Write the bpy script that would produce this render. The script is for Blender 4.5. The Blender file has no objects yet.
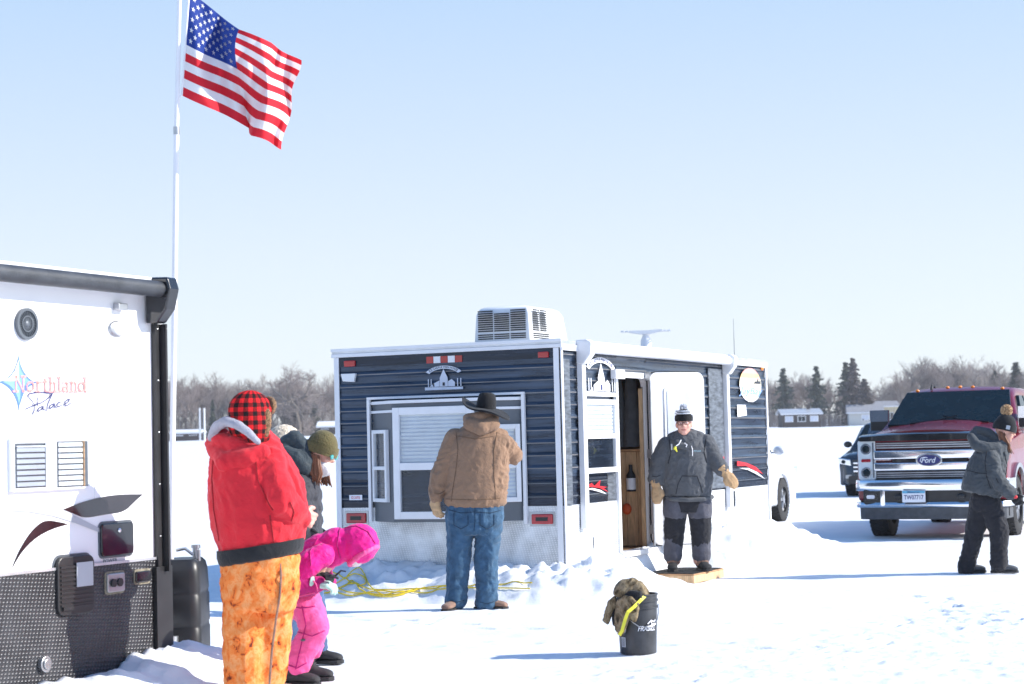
import bpy, bmesh, math, random
from mathutils import Vector, Matrix, noise, Euler
R=math.radians; PI=math.pi
sc=bpy.context.scene; COL=sc.collection
F=1900.0; CX=512.0; CY=342.0; EZ=1.43
PITCH=R(3.03); ROLL=R(1.42)
cf=Vector((0,math.cos(PITCH),math.sin(PITCH))); _r=Vector((1,0,0)); _u=Vector((0,-math.sin(PITCH),math.cos(PITCH)))
cr_=_r*math.cos(ROLL)-_u*math.sin(ROLL); cu_=_u*math.cos(ROLL)+_r*math.sin(ROLL)
def ray(px,py):
    d=cf+cr_*((px-CX)/F)-cu_*((py-CY)/F); return d/d.y
def wp(px,py,D): d=ray(px,py); return Vector((d.x*D,D,EZ+d.z*D))
def gdz(px,py,z=0): return (z-EZ)/ray(px,py).z
def proj(x,y,z):
    v=Vector((x,y,z-EZ)); w=v.dot(cf); return CX+v.dot(cr_)/w*F, CY-v.dot(cu_)/w*F
# ---------------------------------------------------------------- materials
def newmat(name):
    m=bpy.data.materials.new(name); m.use_nodes=True
    nt=m.node_tree; b=nt.nodes['Principled BSDF']; return m,nt,b
def N(nt,t,**kw):
    n=nt.nodes.new(t)
    for k,v in kw.items():
        if k in n.inputs.keys() if hasattr(n.inputs,'keys') else False: n.inputs[k].default_value=v
        else: setattr(n,k,v)
    return n
def ramp(nt,stops):
    r=nt.nodes.new('ShaderNodeValToRGB'); e=r.color_ramp.elements
    while len(e)<len(stops): e.new(.5)
    for i,(p,c) in enumerate(stops): e[i].position=p; e[i].color=(*c,1)
    return r
def mat(name,c,rough=.6,metal=0,var=.12,vs=6,bump=0,bs=60,coat=0,spec=.5,detail=5,stretch=(1,1,1),rv=.1):
    m,nt,b=newmat(name); L=nt.links
    b.inputs['Roughness'].default_value=rough; b.inputs['Metallic'].default_value=metal
    b.inputs['Coat Weight'].default_value=coat; b.inputs['Specular IOR Level'].default_value=spec
    tc=nt.nodes.new('ShaderNodeTexCoord'); mp=nt.nodes.new('ShaderNodeMapping'); mp.inputs['Scale'].default_value=stretch
    L.new(tc.outputs['Object'],mp.inputs[0])
    n=nt.nodes.new('ShaderNodeTexNoise'); n.inputs['Scale'].default_value=vs; n.inputs['Detail'].default_value=detail
    L.new(mp.outputs[0],n.inputs[0])
    lo=tuple(max(0,x*(1-var)) for x in c); hi=tuple(min(1,x*(1+var)) for x in c)
    r=ramp(nt,[(.3,lo),(.7,hi)]); L.new(n.outputs[0],r.inputs[0]); L.new(r.outputs[0],b.inputs['Base Color'])
    if rv:
        mr=nt.nodes.new('ShaderNodeMapRange'); mr.inputs[3].default_value=max(0.02,rough-rv); mr.inputs[4].default_value=min(1,rough+rv)
        L.new(n.outputs[0],mr.inputs[0]); L.new(mr.outputs[0],b.inputs['Roughness'])
    if bump:
        n2=nt.nodes.new('ShaderNodeTexNoise'); n2.inputs['Scale'].default_value=bs; n2.inputs['Detail'].default_value=3
        L.new(mp.outputs[0],n2.inputs[0])
        bp=nt.nodes.new('ShaderNodeBump'); bp.inputs['Strength'].default_value=min(1,bump); bp.inputs['Distance'].default_value=.01
        L.new(n2.outputs[0],bp.inputs['Height']); L.new(bp.outputs[0],b.inputs['Normal'])
    return m
def mathn(nt,op,a,b=None,c=None):
    n=nt.nodes.new('ShaderNodeMath'); n.operation=op
    for i,v in enumerate((a,b,c)):
        if v is None: continue
        if isinstance(v,(int,float)): n.inputs[i].default_value=v
        else: nt.links.new(v,n.inputs[i])
    return n.outputs[0]
def diamond(name,c,rough,metal,k=70,horiz='X',strength=.8):
    m,nt,b=newmat(name); L=nt.links
    b.inputs['Roughness'].default_value=rough; b.inputs['Metallic'].default_value=metal
    tc=nt.nodes.new('ShaderNodeTexCoord'); sp=nt.nodes.new('ShaderNodeSeparateXYZ'); L.new(tc.outputs['Object'],sp.inputs[0])
    u=mathn(nt,'ADD',sp.outputs['X'],sp.outputs['Y']); z=sp.outputs['Z']
    p=mathn(nt,'SINE',mathn(nt,'MULTIPLY',mathn(nt,'ADD',u,z),k)); q=mathn(nt,'SINE',mathn(nt,'MULTIPLY',mathn(nt,'SUBTRACT',u,z),k))
    h=mathn(nt,'MAXIMUM',mathn(nt,'MULTIPLY',p,mathn(nt,'SINE',mathn(nt,'MULTIPLY',mathn(nt,'SUBTRACT',mathn(nt,'MULTIPLY',u,1.0),mathn(nt,'MULTIPLY',z,1.9)),k*.8))),0.0)
    n=nt.nodes.new('ShaderNodeTexNoise'); n.inputs['Scale'].default_value=5; n.inputs['Detail'].default_value=6; L.new(tc.outputs['Object'],n.inputs[0])
    n3=nt.nodes.new('ShaderNodeTexNoise'); n3.inputs['Scale'].default_value=60; L.new(tc.outputs['Object'],n3.inputs[0])
    r=ramp(nt,[(.35,tuple(x*.72 for x in c)),(.7,tuple(min(1,x*1.25) for x in c))]); L.new(n.outputs[0],r.inputs[0])
    mx=nt.nodes.new('ShaderNodeMix'); mx.data_type='RGBA'; L.new(mathn(nt,'MULTIPLY',h,.55),mx.inputs[0]); L.new(r.outputs[0],mx.inputs[6])
    mx.inputs[7].default_value=(*(min(1,x*1.6+.03) for x in c),1)  # raised treads get a lighter base colour as painted glints
    L.new(mx.outputs[2],b.inputs['Base Color'])
    mr=nt.nodes.new('ShaderNodeMapRange'); mr.inputs[3].default_value=rough-.12; mr.inputs[4].default_value=rough+.2; L.new(n.outputs[0],mr.inputs[0]); L.new(mr.outputs[0],b.inputs['Roughness'])
    bp=nt.nodes.new('ShaderNodeBump'); bp.inputs['Strength'].default_value=strength; bp.inputs['Distance'].default_value=.004
    L.new(mathn(nt,'ADD',h,mathn(nt,'MULTIPLY',n3.outputs[0],.3)),bp.inputs['Height']); L.new(bp.outputs[0],b.inputs['Normal'])
    return m
def glassmat(name,tint=(.95,.97,.98),gl=.0):
    m=bpy.data.materials.new(name); m.use_nodes=True; nt=m.node_tree; nt.nodes.clear(); L=nt.links
    o=nt.nodes.new('ShaderNodeOutputMaterial'); t=nt.nodes.new('ShaderNodeBsdfTransparent'); t.inputs[0].default_value=(*tint,1)
    g=nt.nodes.new('ShaderNodeBsdfGlossy'); g.inputs['Roughness'].default_value=.03
    f=nt.nodes.new('ShaderNodeFresnel'); f.inputs[0].default_value=1.42
    x=nt.nodes.new('ShaderNodeMixShader'); ge=nt.nodes.new('ShaderNodeNewGeometry'); L.new(mathn(nt,'MULTIPLY',mathn(nt,'ADD',f.outputs[0],gl),mathn(nt,'SUBTRACT',1.0,ge.outputs['Backfacing'])),x.inputs[0]); L.new(t.outputs[0],x.inputs[1]); L.new(g.outputs[0],x.inputs[2]); L.new(x.outputs[0],o.inputs[0])
    return m
M={}
M['white']=mat('white_paint',(.80,.80,.82),.35,var=.04)
M['whiteplastic']=mat('white_plastic',(.78,.79,.80),.45,var=.05,bump=.05)
M['gel']=mat('gelcoat_white',(.82,.82,.84),.22,var=.025,vs=2,coat=.3)
M['alu']=mat('aluminium_trim',(.62,.64,.67),.35,.7,var=.12)
M['grey']=mat('grey_panel',(.11,.125,.145),.4,.2,var=.1,vs=3)
M['navy']=mat('navy_siding',(.035,.055,.09),.30,.35,var=.55,vs=2.4,stretch=(.6,.6,9),coat=.15,detail=8,rv=.16)
M['ribedge']=mat('pale_rib_edge',(.20,.19,.19),.4,.3,var=.35,vs=3,stretch=(.6,.6,3))  # rib crests are paler than the siding between them
M['dusty']=mat('dusty_gasket',(.22,.20,.15),.8,var=.4,vs=30)
M['navydark']=mat('dark_siding',(.014,.022,.04),.26,.25,var=.4,vs=3,stretch=(.5,.5,8),rv=.1)
M['streak']=mat('scuffed_glare_siding',(.16,.18,.21),.38,.5,var=.5,vs=3,stretch=(3,3,14),bump=.1,detail=9)  # pale grey streaks: scuffs plus snow reflection put into the siding colour
M['black']=mat('black_plastic',(.018,.018,.02),.4,var=.3)
M['blackgloss']=mat('black_gloss',(.012,.013,.016),.12,coat=.5,var=.3)
M['rubber']=mat('rubber',(.022,.022,.024),.8,var=.3,bump=.4,bs=80)
M['vinyl']=mat('awning_vinyl',(.045,.05,.06),.5,var=.4,bump=.3,bs=90)
M['chrome']=mat('chrome',(.84,.85,.87),.14,1,var=.03,rv=.02)
M['steel']=mat('steel',(.45,.46,.48),.35,.9,var=.2)
M['dia_alu']=diamond('bright_diamond_plate',(.66,.68,.70),.42,.45,k=125,strength=.35)
M['dia_blk']=diamond('dark_diamond_plate',(.055,.056,.062),.34,.55,k=118,strength=1)
M['glass']=glassmat('window_glass')
M['glassdark']=mat('tinted_glass',(.008,.018,.024),.04,var=.2,coat=0,spec=.22,rv=.01)
M['lensred']=mat('red_lens',(.42,.012,.02),.18,coat=.6)
M['lensamber']=mat('amber_lens',(.8,.22,.01),.2,coat=.6)
M['redpaint']=mat('red_decal',(.62,.02,.03),.35)
M['orange_h']=mat('orange_heating',(.7,.1,.02),.6)
M['blind']=mat('window_blind',(.72,.73,.74),.6,var=.05)
M['wood']=mat('wood_board',(.42,.23,.11),.6,var=.4,vs=7,stretch=(1,1,9),bump=.2)
M['woodlight']=mat('pale_lumber',(.62,.40,.22),.7,var=.22,vs=9,stretch=(8,8,1),bump=.2)
M['bark']=mat('bark',(.19,.165,.145),.9,var=.3)
M['twig']=mat('twigs',(.27,.22,.20),.95,var=.25,vs=.6)
M['twig2']=mat('pale_twigs',(.34,.29,.26),.95,var=.25,vs=.6)
M['needle']=mat('needles',(.085,.10,.08),.9,var=.4,vs=1.2)
M['needle2']=mat('brown_needles',(.12,.10,.095),.9,var=.4,vs=1.2)
M['skin']=mat('skin',(.60,.32,.24),.5,var=.1,vs=25)
M['skinred']=mat('ruddy_skin',(.70,.37,.29),.5,var=.14,vs=20)
M['eye']=mat('eye_dark',(.03,.02,.02),.2)
M['lip']=mat('lips',(.42,.12,.11),.5)
M['hair']=mat('hair_auburn',(.16,.06,.025),.55,var=.5,vs=60,stretch=(1,1,.1),bump=.5)
M['hairgrey']=mat('hair_grey',(.2,.16,.13),.6,var=.3,vs=60)
def cloth(name,c,var=.14,vs=14,bump=.25,bs=260,rough=.9,**k): 
    m=mat(name,c,rough,var=var,vs=vs,bump=bump,bs=bs,spec=.2,**k)
    nt=m.node_tree; b=nt.nodes['Principled BSDF']; b.inputs['Sheen Weight'].default_value=.15; L=nt.links
    tc=nt.nodes['Texture Coordinate']; old=b.inputs['Normal'].links[0].from_socket if b.inputs['Normal'].links else None
    for sc_,ds,st in ((11,.018,.55),(27,.009,.5)):
        n=nt.nodes.new('ShaderNodeTexNoise'); n.inputs['Scale'].default_value=sc_; n.inputs['Detail'].default_value=2.5; n.inputs['Distortion'].default_value=1.4; L.new(tc.outputs['Object'],n.inputs[0])
        h=mathn(nt,'ABSOLUTE',mathn(nt,'SUBTRACT',n.outputs[0],.5)); bp=nt.nodes.new('ShaderNodeBump'); bp.inputs['Strength'].default_value=st; bp.inputs['Distance'].default_value=ds; bp.invert=True
        L.new(h,bp.inputs['Height'])
        if old: L.new(old,bp.inputs['Normal'])
        old=bp.outputs[0]
    L.new(old,b.inputs['Normal']); return m
M['duck']=cloth('brown_duck_canvas',(.27,.165,.105),var=.12,vs=5)
M['duckseam']=cloth('tan_seam',(.17,.10,.06)); M['denimseam']=cloth('denim_seam',(.02,.045,.08)); M['redseam']=cloth('red_seam',(.33,.012,.02))
M['denim']=cloth('blue_denim',(.045,.10,.17),var=.28,vs=16,detail=9)
M['denim2']=cloth('dark_denim',(.07,.12,.24),var=.3,vs=12)
M['redcoat']=cloth('red_canvas',(.60,.022,.035),var=.10,vs=6)
M['rib']=cloth('black_rib_knit',(.016,.017,.02),var=.2)
M['lining']=cloth('grey_fleece',(.36,.36,.42),var=.1,bump=.6,bs=120)
M['tan']=cloth('tan_leather',(.48,.31,.17),var=.2,vs=20)
M['brownboot']=cloth('brown_boot_leather',(.25,.15,.11),var=.3,vs=20)
M['felt']=cloth('black_felt',(.010,.010,.012),var=.2)
M['fur']=cloth('brown_fur',(.26,.15,.08),var=.5,vs=90,bump=1,bs=150)
M['charcoal']=cloth('charcoal_fleece',(.085,.09,.10),var=.15)
M['puffer']=cloth('dark_puffer',(.035,.036,.045),rough=.6,var=.2)
M['hoodnavy']=cloth('slate_hood',(.035,.05,.06),rough=.6)
M['greyjkt']=cloth('grey_shell',(.06,.068,.076),rough=.7,var=.2,vs=8)
M['blackpant']=cloth('black_trousers',(.022,.022,.027),var=.2)
M['greypant']=cloth('grey_trousers',(.085,.085,.105),var=.2)
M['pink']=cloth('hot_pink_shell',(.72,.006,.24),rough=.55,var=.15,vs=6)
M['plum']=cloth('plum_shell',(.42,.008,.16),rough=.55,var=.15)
M['pinkp']=cloth('light_pink_trousers',(.84,.10,.32),rough=.6,var=.1)
M['mint']=cloth('mint_mitten',(.45,.72,.66),var=.2)
M['olive']=cloth('olive_knit',(.125,.105,.045),var=.15,bump=.5,bs=120)
M['cream']=cloth('cream_fleece',(.62,.53,.42),var=.35,vs=45,bump=1,bs=70)
M['maskw']=cloth('white_scarf',(.70,.68,.66),var=.05)
M['teal']=mat('teal_lens',(.05,.35,.33),.15,coat=.6)
M['knitw']=cloth('grey_white_knit',(.55,.57,.62),var=.3,bump=.6,bs=120)
M['pom']=cloth('tan_fur_pompom',(.55,.36,.2),var=.35,vs=60,bump=1,bs=120)
M['yellow']=mat('yellow_rope',(.80,.60,.03),.6,var=.15,vs=40)
M['yellow2']=mat('yellow_strap',(.72,.68,.05),.6,var=.1)
M['paintR']=mat('red_car_paint',(.19,.004,.015),.25,.15,coat=.4,var=.12,vs=3,rv=.08)
M['paintD']=mat('dark_car_paint',(.035,.045,.06),.25,.4,coat=1,var=.1)
M['paintW']=mat('white_car_paint',(.74,.76,.80),.25,coat=1,var=.03)
M['roofgrey']=mat('shingle_roof',(.28,.28,.30),.9,var=.3,bump=.4)
M['siding2']=mat('pale_house_siding',(.55,.55,.52),.8,var=.08)
M['siding3']=mat('yellow_house_siding',(.62,.55,.38),.8,var=.08)
M['siding4']=mat('brown_house_siding',(.06,.045,.04),.8,var=.2)
M['bluedec']=mat('blue_decal',(.10,.20,.62),.3,var=.2)
M['bluelt']=mat('light_blue_decal',(.20,.36,.75),.3,var=.3)
M['bluedk']=mat('navy_decal',(.02,.025,.14),.4)
M['salmon']=mat('faded_red_letters',(.80,.36,.33),.4,var=.05)
M['greydec']=mat('light_grey_decal',(.42,.44,.48),.3,var=.04)
M['maroonblk']=mat('black_vinyl_decal',(.022,.018,.022),.15,coat=.6,var=.4)
M['whitedec']=mat('white_decal',(.80,.81,.86),.4,var=.08)
M['shaded_white_dec']=mat('shaded_white_decal',(.62,.66,.75),.4,var=.1)  # white decal with shade put into its colour; panes use it too
def snowmat():
    m,nt,b=newmat('snow'); L=nt.links
    b.inputs['Roughness'].default_value=.6; b.inputs['Specular IOR Level'].default_value=.25
    tc=nt.nodes.new('ShaderNodeTexCoord')
    n=nt.nodes.new('ShaderNodeTexNoise'); n.inputs['Scale'].default_value=2.5; n.inputs['Detail'].default_value=8; L.new(tc.outputs['Object'],n.inputs[0])
    r=ramp(nt,[(.3,(.80,.825,.87)),(.65,(.88,.885,.90))]); L.new(n.outputs[0],r.inputs[0]); L.new(r.outputs[0],b.inputs['Base Color'])
    n2=nt.nodes.new('ShaderNodeTexNoise'); n2.inputs['Scale'].default_value=38; n2.inputs['Detail'].default_value=8; n2.inputs['Roughness'].default_value=.65; L.new(tc.outputs['Object'],n2.inputs[0])
    n3=nt.nodes.new('ShaderNodeTexNoise'); n3.inputs['Scale'].default_value=9; n3.inputs['Detail'].default_value=4; L.new(tc.outputs['Object'],n3.inputs[0])
    bp=nt.nodes.new('ShaderNodeBump'); bp.inputs['Strength'].default_value=.32; bp.inputs['Distance'].default_value=.015
    L.new(mathn(nt,'ADD',n2.outputs[0],mathn(nt,'MULTIPLY',n3.outputs[0],.8)),bp.inputs['Height']); L.new(bp.outputs[0],b.inputs['Normal'])
    return m
M['snow']=snowmat()
def camomat(name,cols,sc1=7,sc2=18):
    m,nt,b=newmat(name); L=nt.links; b.inputs['Roughness'].default_value=.85; b.inputs['Specular IOR Level'].default_value=.2
    tc=nt.nodes.new('ShaderNodeTexCoord'); mp=nt.nodes.new('ShaderNodeMapping'); mp.inputs['Scale'].default_value=(1.4,1.4,1.15); mp.inputs['Rotation'].default_value=(.3,.5,.2); L.new(tc.outputs['Object'],mp.inputs[0])
    n=nt.nodes.new('ShaderNodeTexNoise'); n.inputs['Scale'].default_value=sc1; n.inputs['Detail'].default_value=7; n.inputs['Roughness'].default_value=.65; n.inputs['Distortion'].default_value=.5; L.new(mp.outputs[0],n.inputs[0])
    r=ramp(nt,cols); L.new(n.outputs[0],r.inputs[0]); L.new(r.outputs[0],b.inputs['Base Color'])
    n2=nt.nodes.new('ShaderNodeTexNoise'); n2.inputs['Scale'].default_value=120; L.new(tc.outputs['Object'],n2.inputs[0])
    bp=nt.nodes.new('ShaderNodeBump'); bp.inputs['Strength'].default_value=.25; bp.inputs['Distance'].default_value=.01; L.new(n2.outputs[0],bp.inputs['Height']); L.new(bp.outputs[0],b.inputs['Normal'])
    return m
M['ocamo']=camomat('orange_camouflage',[(.33,(.12,.03,.015)),(.37,(.45,.08,.02)),(.41,(.76,.17,.03)),(.50,(.78,.24,.06)),(.58,(.80,.34,.13)),(.66,(.78,.22,.05))],13)
M['camo']=camomat('brown_camouflage',[(.36,(.045,.035,.02)),(.46,(.17,.125,.07)),(.56,(.30,.235,.145)),(.7,(.10,.08,.045))],16)
def plaid():
    m,nt,b=newmat('red_black_plaid'); L=nt.links; b.inputs['Roughness'].default_value=.9; b.inputs['Specular IOR Level'].default_value=.2
    tc=nt.nodes.new('ShaderNodeTexCoord'); sp=nt.nodes.new('ShaderNodeSeparateXYZ'); L.new(tc.outputs['Object'],sp.inputs[0])
    a=mathn(nt,'ARCTAN2',sp.outputs['Y'],sp.outputs['X'])
    def band(s,k,o): return mathn(nt,'GREATER_THAN',mathn(nt,'SINE',mathn(nt,'ADD',mathn(nt,'MULTIPLY',s,k),o)),0.0)
    u=band(a,14.0,.5); v=band(sp.outputs['Z'],125.0,.2)
    k=mathn(nt,'MULTIPLY',mathn(nt,'ADD',u,v),.5); r=ramp(nt,[(0,(.72,.015,.02)),(.5,(.20,.01,.012)),(1,(.012,.008,.01))])
    n=nt.nodes.new('ShaderNodeTexNoise'); n.inputs['Scale'].default_value=90; L.new(tc.outputs['Object'],n.inputs[0])
    L.new(k,r.inputs[0]); L.new(r.outputs[0],b.inputs['Base Color'])
    bp=nt.nodes.new('ShaderNodeBump'); bp.inputs['Strength'].default_value=.5; bp.inputs['Distance'].default_value=.01; L.new(n.outputs[0],bp.inputs['Height']); L.new(bp.outputs[0],b.inputs['Normal'])
    return m
M['plaid']=plaid()
def flagmat(name,c):
    m=mat(name,c,.7,var=.05,spec=.2); nt=m.node_tree; b=nt.nodes['Principled BSDF']; o=nt.nodes['Material Output']
    t=nt.nodes.new('ShaderNodeBsdfTranslucent'); t.inputs[0].default_value=(*c,1); x=nt.nodes.new('ShaderNodeMixShader'); x.inputs[0].default_value=.28
    nt.links.new(b.outputs[0],x.inputs[1]); nt.links.new(t.outputs[0],x.inputs[2]); nt.links.new(x.outputs[0],o.inputs[0]); return m
M['fr']=flagmat('flag_red',(.62,.02,.035)); M['fw']=flagmat('flag_white',(.80,.80,.80)); M['fb']=flagmat('flag_blue',(.02,.05,.26))
# ---------------------------------------------------------------- mesh helpers
def tag(o,label=None,cat=None,group=None,kind=None):
    if label: o['label']=label
    if cat: o['category']=cat
    if group: o['group']=group
    if kind: o['kind']=kind
    return o
def empty(name,loc,rz=0,label=None,cat=None,group=None):
    o=bpy.data.objects.new(name,None); COL.objects.link(o); o.location=loc; o.rotation_euler=(0,0,rz); o.empty_display_size=.2
    return tag(o,label,cat,group)
def link(name,me,parent=None,label=None):
    o=bpy.data.objects.new(name,me); COL.objects.link(o)
    if parent: o.parent=parent
    if label: o['label']=label
    return o
class MB:
    def __init__(s): s.bm=bmesh.new(); s.mi=0
    def _f(s,vs):
        try:
            f=s.bm.faces.new(vs); f.material_index=s.mi; return f
        except ValueError: return None
    def hexa(s,c):
        v=[s.bm.verts.new(p) for p in c]
        for q in ((0,1,2,3),(7,6,5,4),(0,4,5,1),(1,5,6,2),(2,6,7,3),(3,7,4,0)): s._f([v[i] for i in q])
    def box(s,x0,x1,y0,y1,z0,z1):
        s.hexa([(x0,y0,z0),(x1,y0,z0),(x1,y1,z0),(x0,y1,z0),(x0,y0,z1),(x1,y0,z1),(x1,y1,z1),(x0,y1,z1)])
    def slab(s,m,u0,u1,z0,z1,o0,o1):
        s.hexa([m(u0,o0,z0),m(u1,o0,z0),m(u1,o1,z0),m(u0,o1,z0),m(u0,o0,z1),m(u1,o0,z1),m(u1,o1,z1),m(u0,o1,z1)])
    def poly(s,m,pts,o0,o1):
        n=len(pts); a=[s.bm.verts.new(m(u,o0,z)) for u,z in pts]; b=[s.bm.verts.new(m(u,o1,z)) for u,z in pts]
        s._f(a); s._f(b[::-1])
        for i in range(n): s._f([a[i],b[i],b[(i+1)%n],a[(i+1)%n]])
    def rings(s,rs,cap=True,closed=True):
        vs=[[s.bm.verts.new(p) for p in r] for r in rs]; n=len(vs[0])
        for i in range(len(vs)-1):
            for j in range(n if closed else n-1):
                s._f([vs[i][j],vs[i][(j+1)%n],vs[i+1][(j+1)%n],vs[i+1][j]])
        if cap and closed: s._f(vs[0][::-1]); s._f(vs[-1])
    def tube(s,pts,r,n=8,cap=True):
        pts=[Vector(p) for p in pts]; rs=[]; up=None
        for i,p in enumerate(pts):
            d=(pts[min(i+1,len(pts)-1)]-pts[max(i-1,0)]).normalized()
            if up is None:
                up=Vector((0,0,1)) if abs(d.z)<.9 else Vector((1,0,0))
            x=d.cross(up).normalized(); y=x.cross(d).normalized(); up=y
            rr=r[i] if isinstance(r,(list,tuple)) else r
            rs.append([p+x*math.cos(2*PI*k/n)*rr+y*math.sin(2*PI*k/n)*rr for k in range(n)])
        s.rings(rs,cap)
    def cyl(s,p0,p1,r0,r1=None,n=20): s.tube([p0,p1],[r0,r0 if r1 is None else r1],n)
    def sph(s,c,r,nu=16,nv=10,rot=None):
        c=Vector(c); r=(r,r,r) if isinstance(r,(int,float)) else r; rot=rot or Matrix.Identity(3); rs=[]
        for i in range(nv+1):
            t=PI*i/nv; t=min(max(t,.02),PI-.02)
            rs.append([c+rot@Vector((r[0]*math.sin(t)*math.cos(2*PI*j/nu),r[1]*math.sin(t)*math.sin(2*PI*j/nu),r[2]*math.cos(t))) for j in range(nu)])
        s.rings(rs)
    def strokes(s,m,lines,w,o0,o1):
        for ln in lines:
            for (u0,z0),(u1,z1) in zip(ln,ln[1:]):
                dx,dz=u1-u0,z1-z0; l=math.hypot(dx,dz) or 1e-6; nx,nz=-dz/l*w/2,dx/l*w/2; ex,ez=dx/l*w*.3,dz/l*w*.3
                s.poly(m,[(u0+nx-ex,z0+nz-ez),(u1+nx+ex,z1+nz+ez),(u1-nx+ex,z1-nz+ez),(u0-nx-ex,z0-nz-ez)],o0,o1)
    def build(s,name,mats,parent=None,smooth=None,label=None,bev=0,seg=2):
        bm=s.bm
        bmesh.ops.recalc_face_normals(bm,faces=bm.faces)
        if bev:
            ed=[e for e in bm.edges if len(e.link_faces)==2 and e.calc_face_angle(0)>R(35)]
            bmesh.ops.bevel(bm,geom=ed,offset=bev,segments=seg,affect='EDGES',profile=.5,clamp_overlap=True)
        me=bpy.data.meshes.new(name); bm.to_mesh(me); bm.free()
        for m in (mats if isinstance(mats,list) else [mats]): me.materials.append(M[m] if isinstance(m,str) else m)
        if smooth is not None:
            me.polygons.foreach_set('use_smooth',[True]*len(me.polygons)); me.set_sharp_from_angle(angle=R(smooth))
        return link(name,me,parent,label)
def arc(cx,cz,r,a0,a1,n=10,rz=None): return [(cx+r*math.cos(R(a0+(a1-a0)*i/n)),cz+(rz or r)*math.sin(R(a0+(a1-a0)*i/n))) for i in range(n+1)]
def rrect(u0,u1,z0,z1,r,n=4):
    return arc(u1-r,z1-r,r,0,90,n)+arc(u0+r,z1-r,r,90,180,n)+arc(u0+r,z0+r,r,180,270,n)+arc(u1-r,z0+r,r,270,360,n)
def textmesh(mb,m,body,cx,cz,h,w,o0,o1,fn=None,shear=0):
    cu=bpy.data.curves.new('t','FONT'); cu.body=body; cu.size=1; cu.align_x='CENTER'; cu.shear=shear; cu.offset=.012; cu.resolution_u=3
    ob=bpy.data.objects.new('t',cu); COL.objects.link(ob); dg=bpy.context.evaluated_depsgraph_get(); dg.update()
    me=bpy.data.meshes.new_from_object(ob.evaluated_get(dg)); bpy.data.objects.remove(ob); bpy.data.curves.remove(cu)
    xs=[v.co.x for v in me.vertices]; ys=[v.co.y for v in me.vertices]
    x0,x1,y0,y1=min(xs),max(xs),min(ys),max(ys); sx=w/(x1-x0); sy=h/(y1-y0)
    P=[((v.co.x-(x0+x1)/2)*sx,(v.co.y-(y0+y1)/2)*sy) for v in me.vertices]
    if fn: P=[fn(*p) for p in P]
    vs=[mb.bm.verts.new(m(cx+a,o1,cz+b)) for a,b in P]
    for p in me.polygons: mb._f([vs[i] for i in p.vertices])
    bpy.data.meshes.remove(me)
class Fr:   # wall frame: local x along the wall, y into the building
    def __init__(s,px,py,D,ang):
        s.O=wp(px,py,D).xy; s.ang=R(ang); s.a=Vector((math.cos(s.ang),math.sin(s.ang))); s.b=Vector((-s.a.y,s.a.x))
    def _h(s,px,py,n,off):
        r=ray(px,py); t=(s.O.dot(n)-off)/r.xy.dot(n); return r.xy*t-s.O,EZ+r.z*t
    def side(s,px,py,off=0):
        p,z=s._h(px,py,s.b,off); return p.dot(s.a),z
    def back(s,px,py,off=0):
        p,z=s._h(px,py,s.a,off); return p.dot(s.b),z
    def loc(s,p): q=Vector((p[0],p[1]))-s.O; return Vector((q.dot(s.a),q.dot(s.b),p[2]))
MS=lambda u,o,z:(u,-o,z)
MBk=lambda u,o,z:(-o,u,z)
def ribbed(mb,m,u0,u1,z0,z1,per=.118,h=.016):
    prof=[]; z=z0
    while z<z1-1e-4:
        for dz,o in ((0,0),(.48,.003),(.64,h),(.71,h),(.80,h*.9),(.97,0)):
            if z+dz*per<z1: prof.append((o,z+dz*per))
        z+=per
    prof.append((0,z1))
    a=[mb.bm.verts.new(m(u0,o,z)) for o,z in prof]; b=[mb.bm.verts.new(m(u1,o,z)) for o,z in prof]
    for i in range(len(prof)-1): mb.mi=1 if (i%6==2) else 0; mb._f([a[i],b[i],b[i+1],a[i+1]])
    mb.mi=0
# ================================================================ camera, light, world
cam=bpy.data.cameras.new('camera'); co=bpy.data.objects.new('camera',cam); COL.objects.link(co); sc.camera=co
co.matrix_world=Matrix(((cr_.x,cu_.x,-cf.x,0),(cr_.y,cu_.y,-cf.y,0),(cr_.z,cu_.z,-cf.z,EZ),(0,0,0,1))); cam.sensor_width=36; cam.lens=F*36/1024; cam.clip_end=6000
cam.dof.use_dof=True; cam.dof.focus_distance=15.5; cam.dof.aperture_fstop=4.5
SAZ,SEL=-3.0,29.5
sd=Vector((math.cos(R(SAZ))*math.cos(R(SEL)),math.sin(R(SAZ))*math.cos(R(SEL)),math.sin(R(SEL))))
sl=bpy.data.lights.new('sun','SUN'); sl.energy=3.7; sl.angle=R(.53); sl.color=(1,.955,.88)
so=bpy.data.objects.new('sun',sl); COL.objects.link(so); so.rotation_euler=sd.to_track_quat('Z','Y').to_euler(); so.location=(20,0,20)
W=bpy.data.worlds.new('World'); sc.world=W; W.use_nodes=True; nt=W.node_tree
sky=nt.nodes.new('ShaderNodeTexSky'); sky.sky_type='NISHITA'; sky.sun_disc=False; sky.sun_elevation=R(SEL); sky.sun_rotation=R(90-SAZ)
sky.altitude=300; sky.air_density=.9; sky.dust_density=.2; sky.ozone_density=1.6
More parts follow.
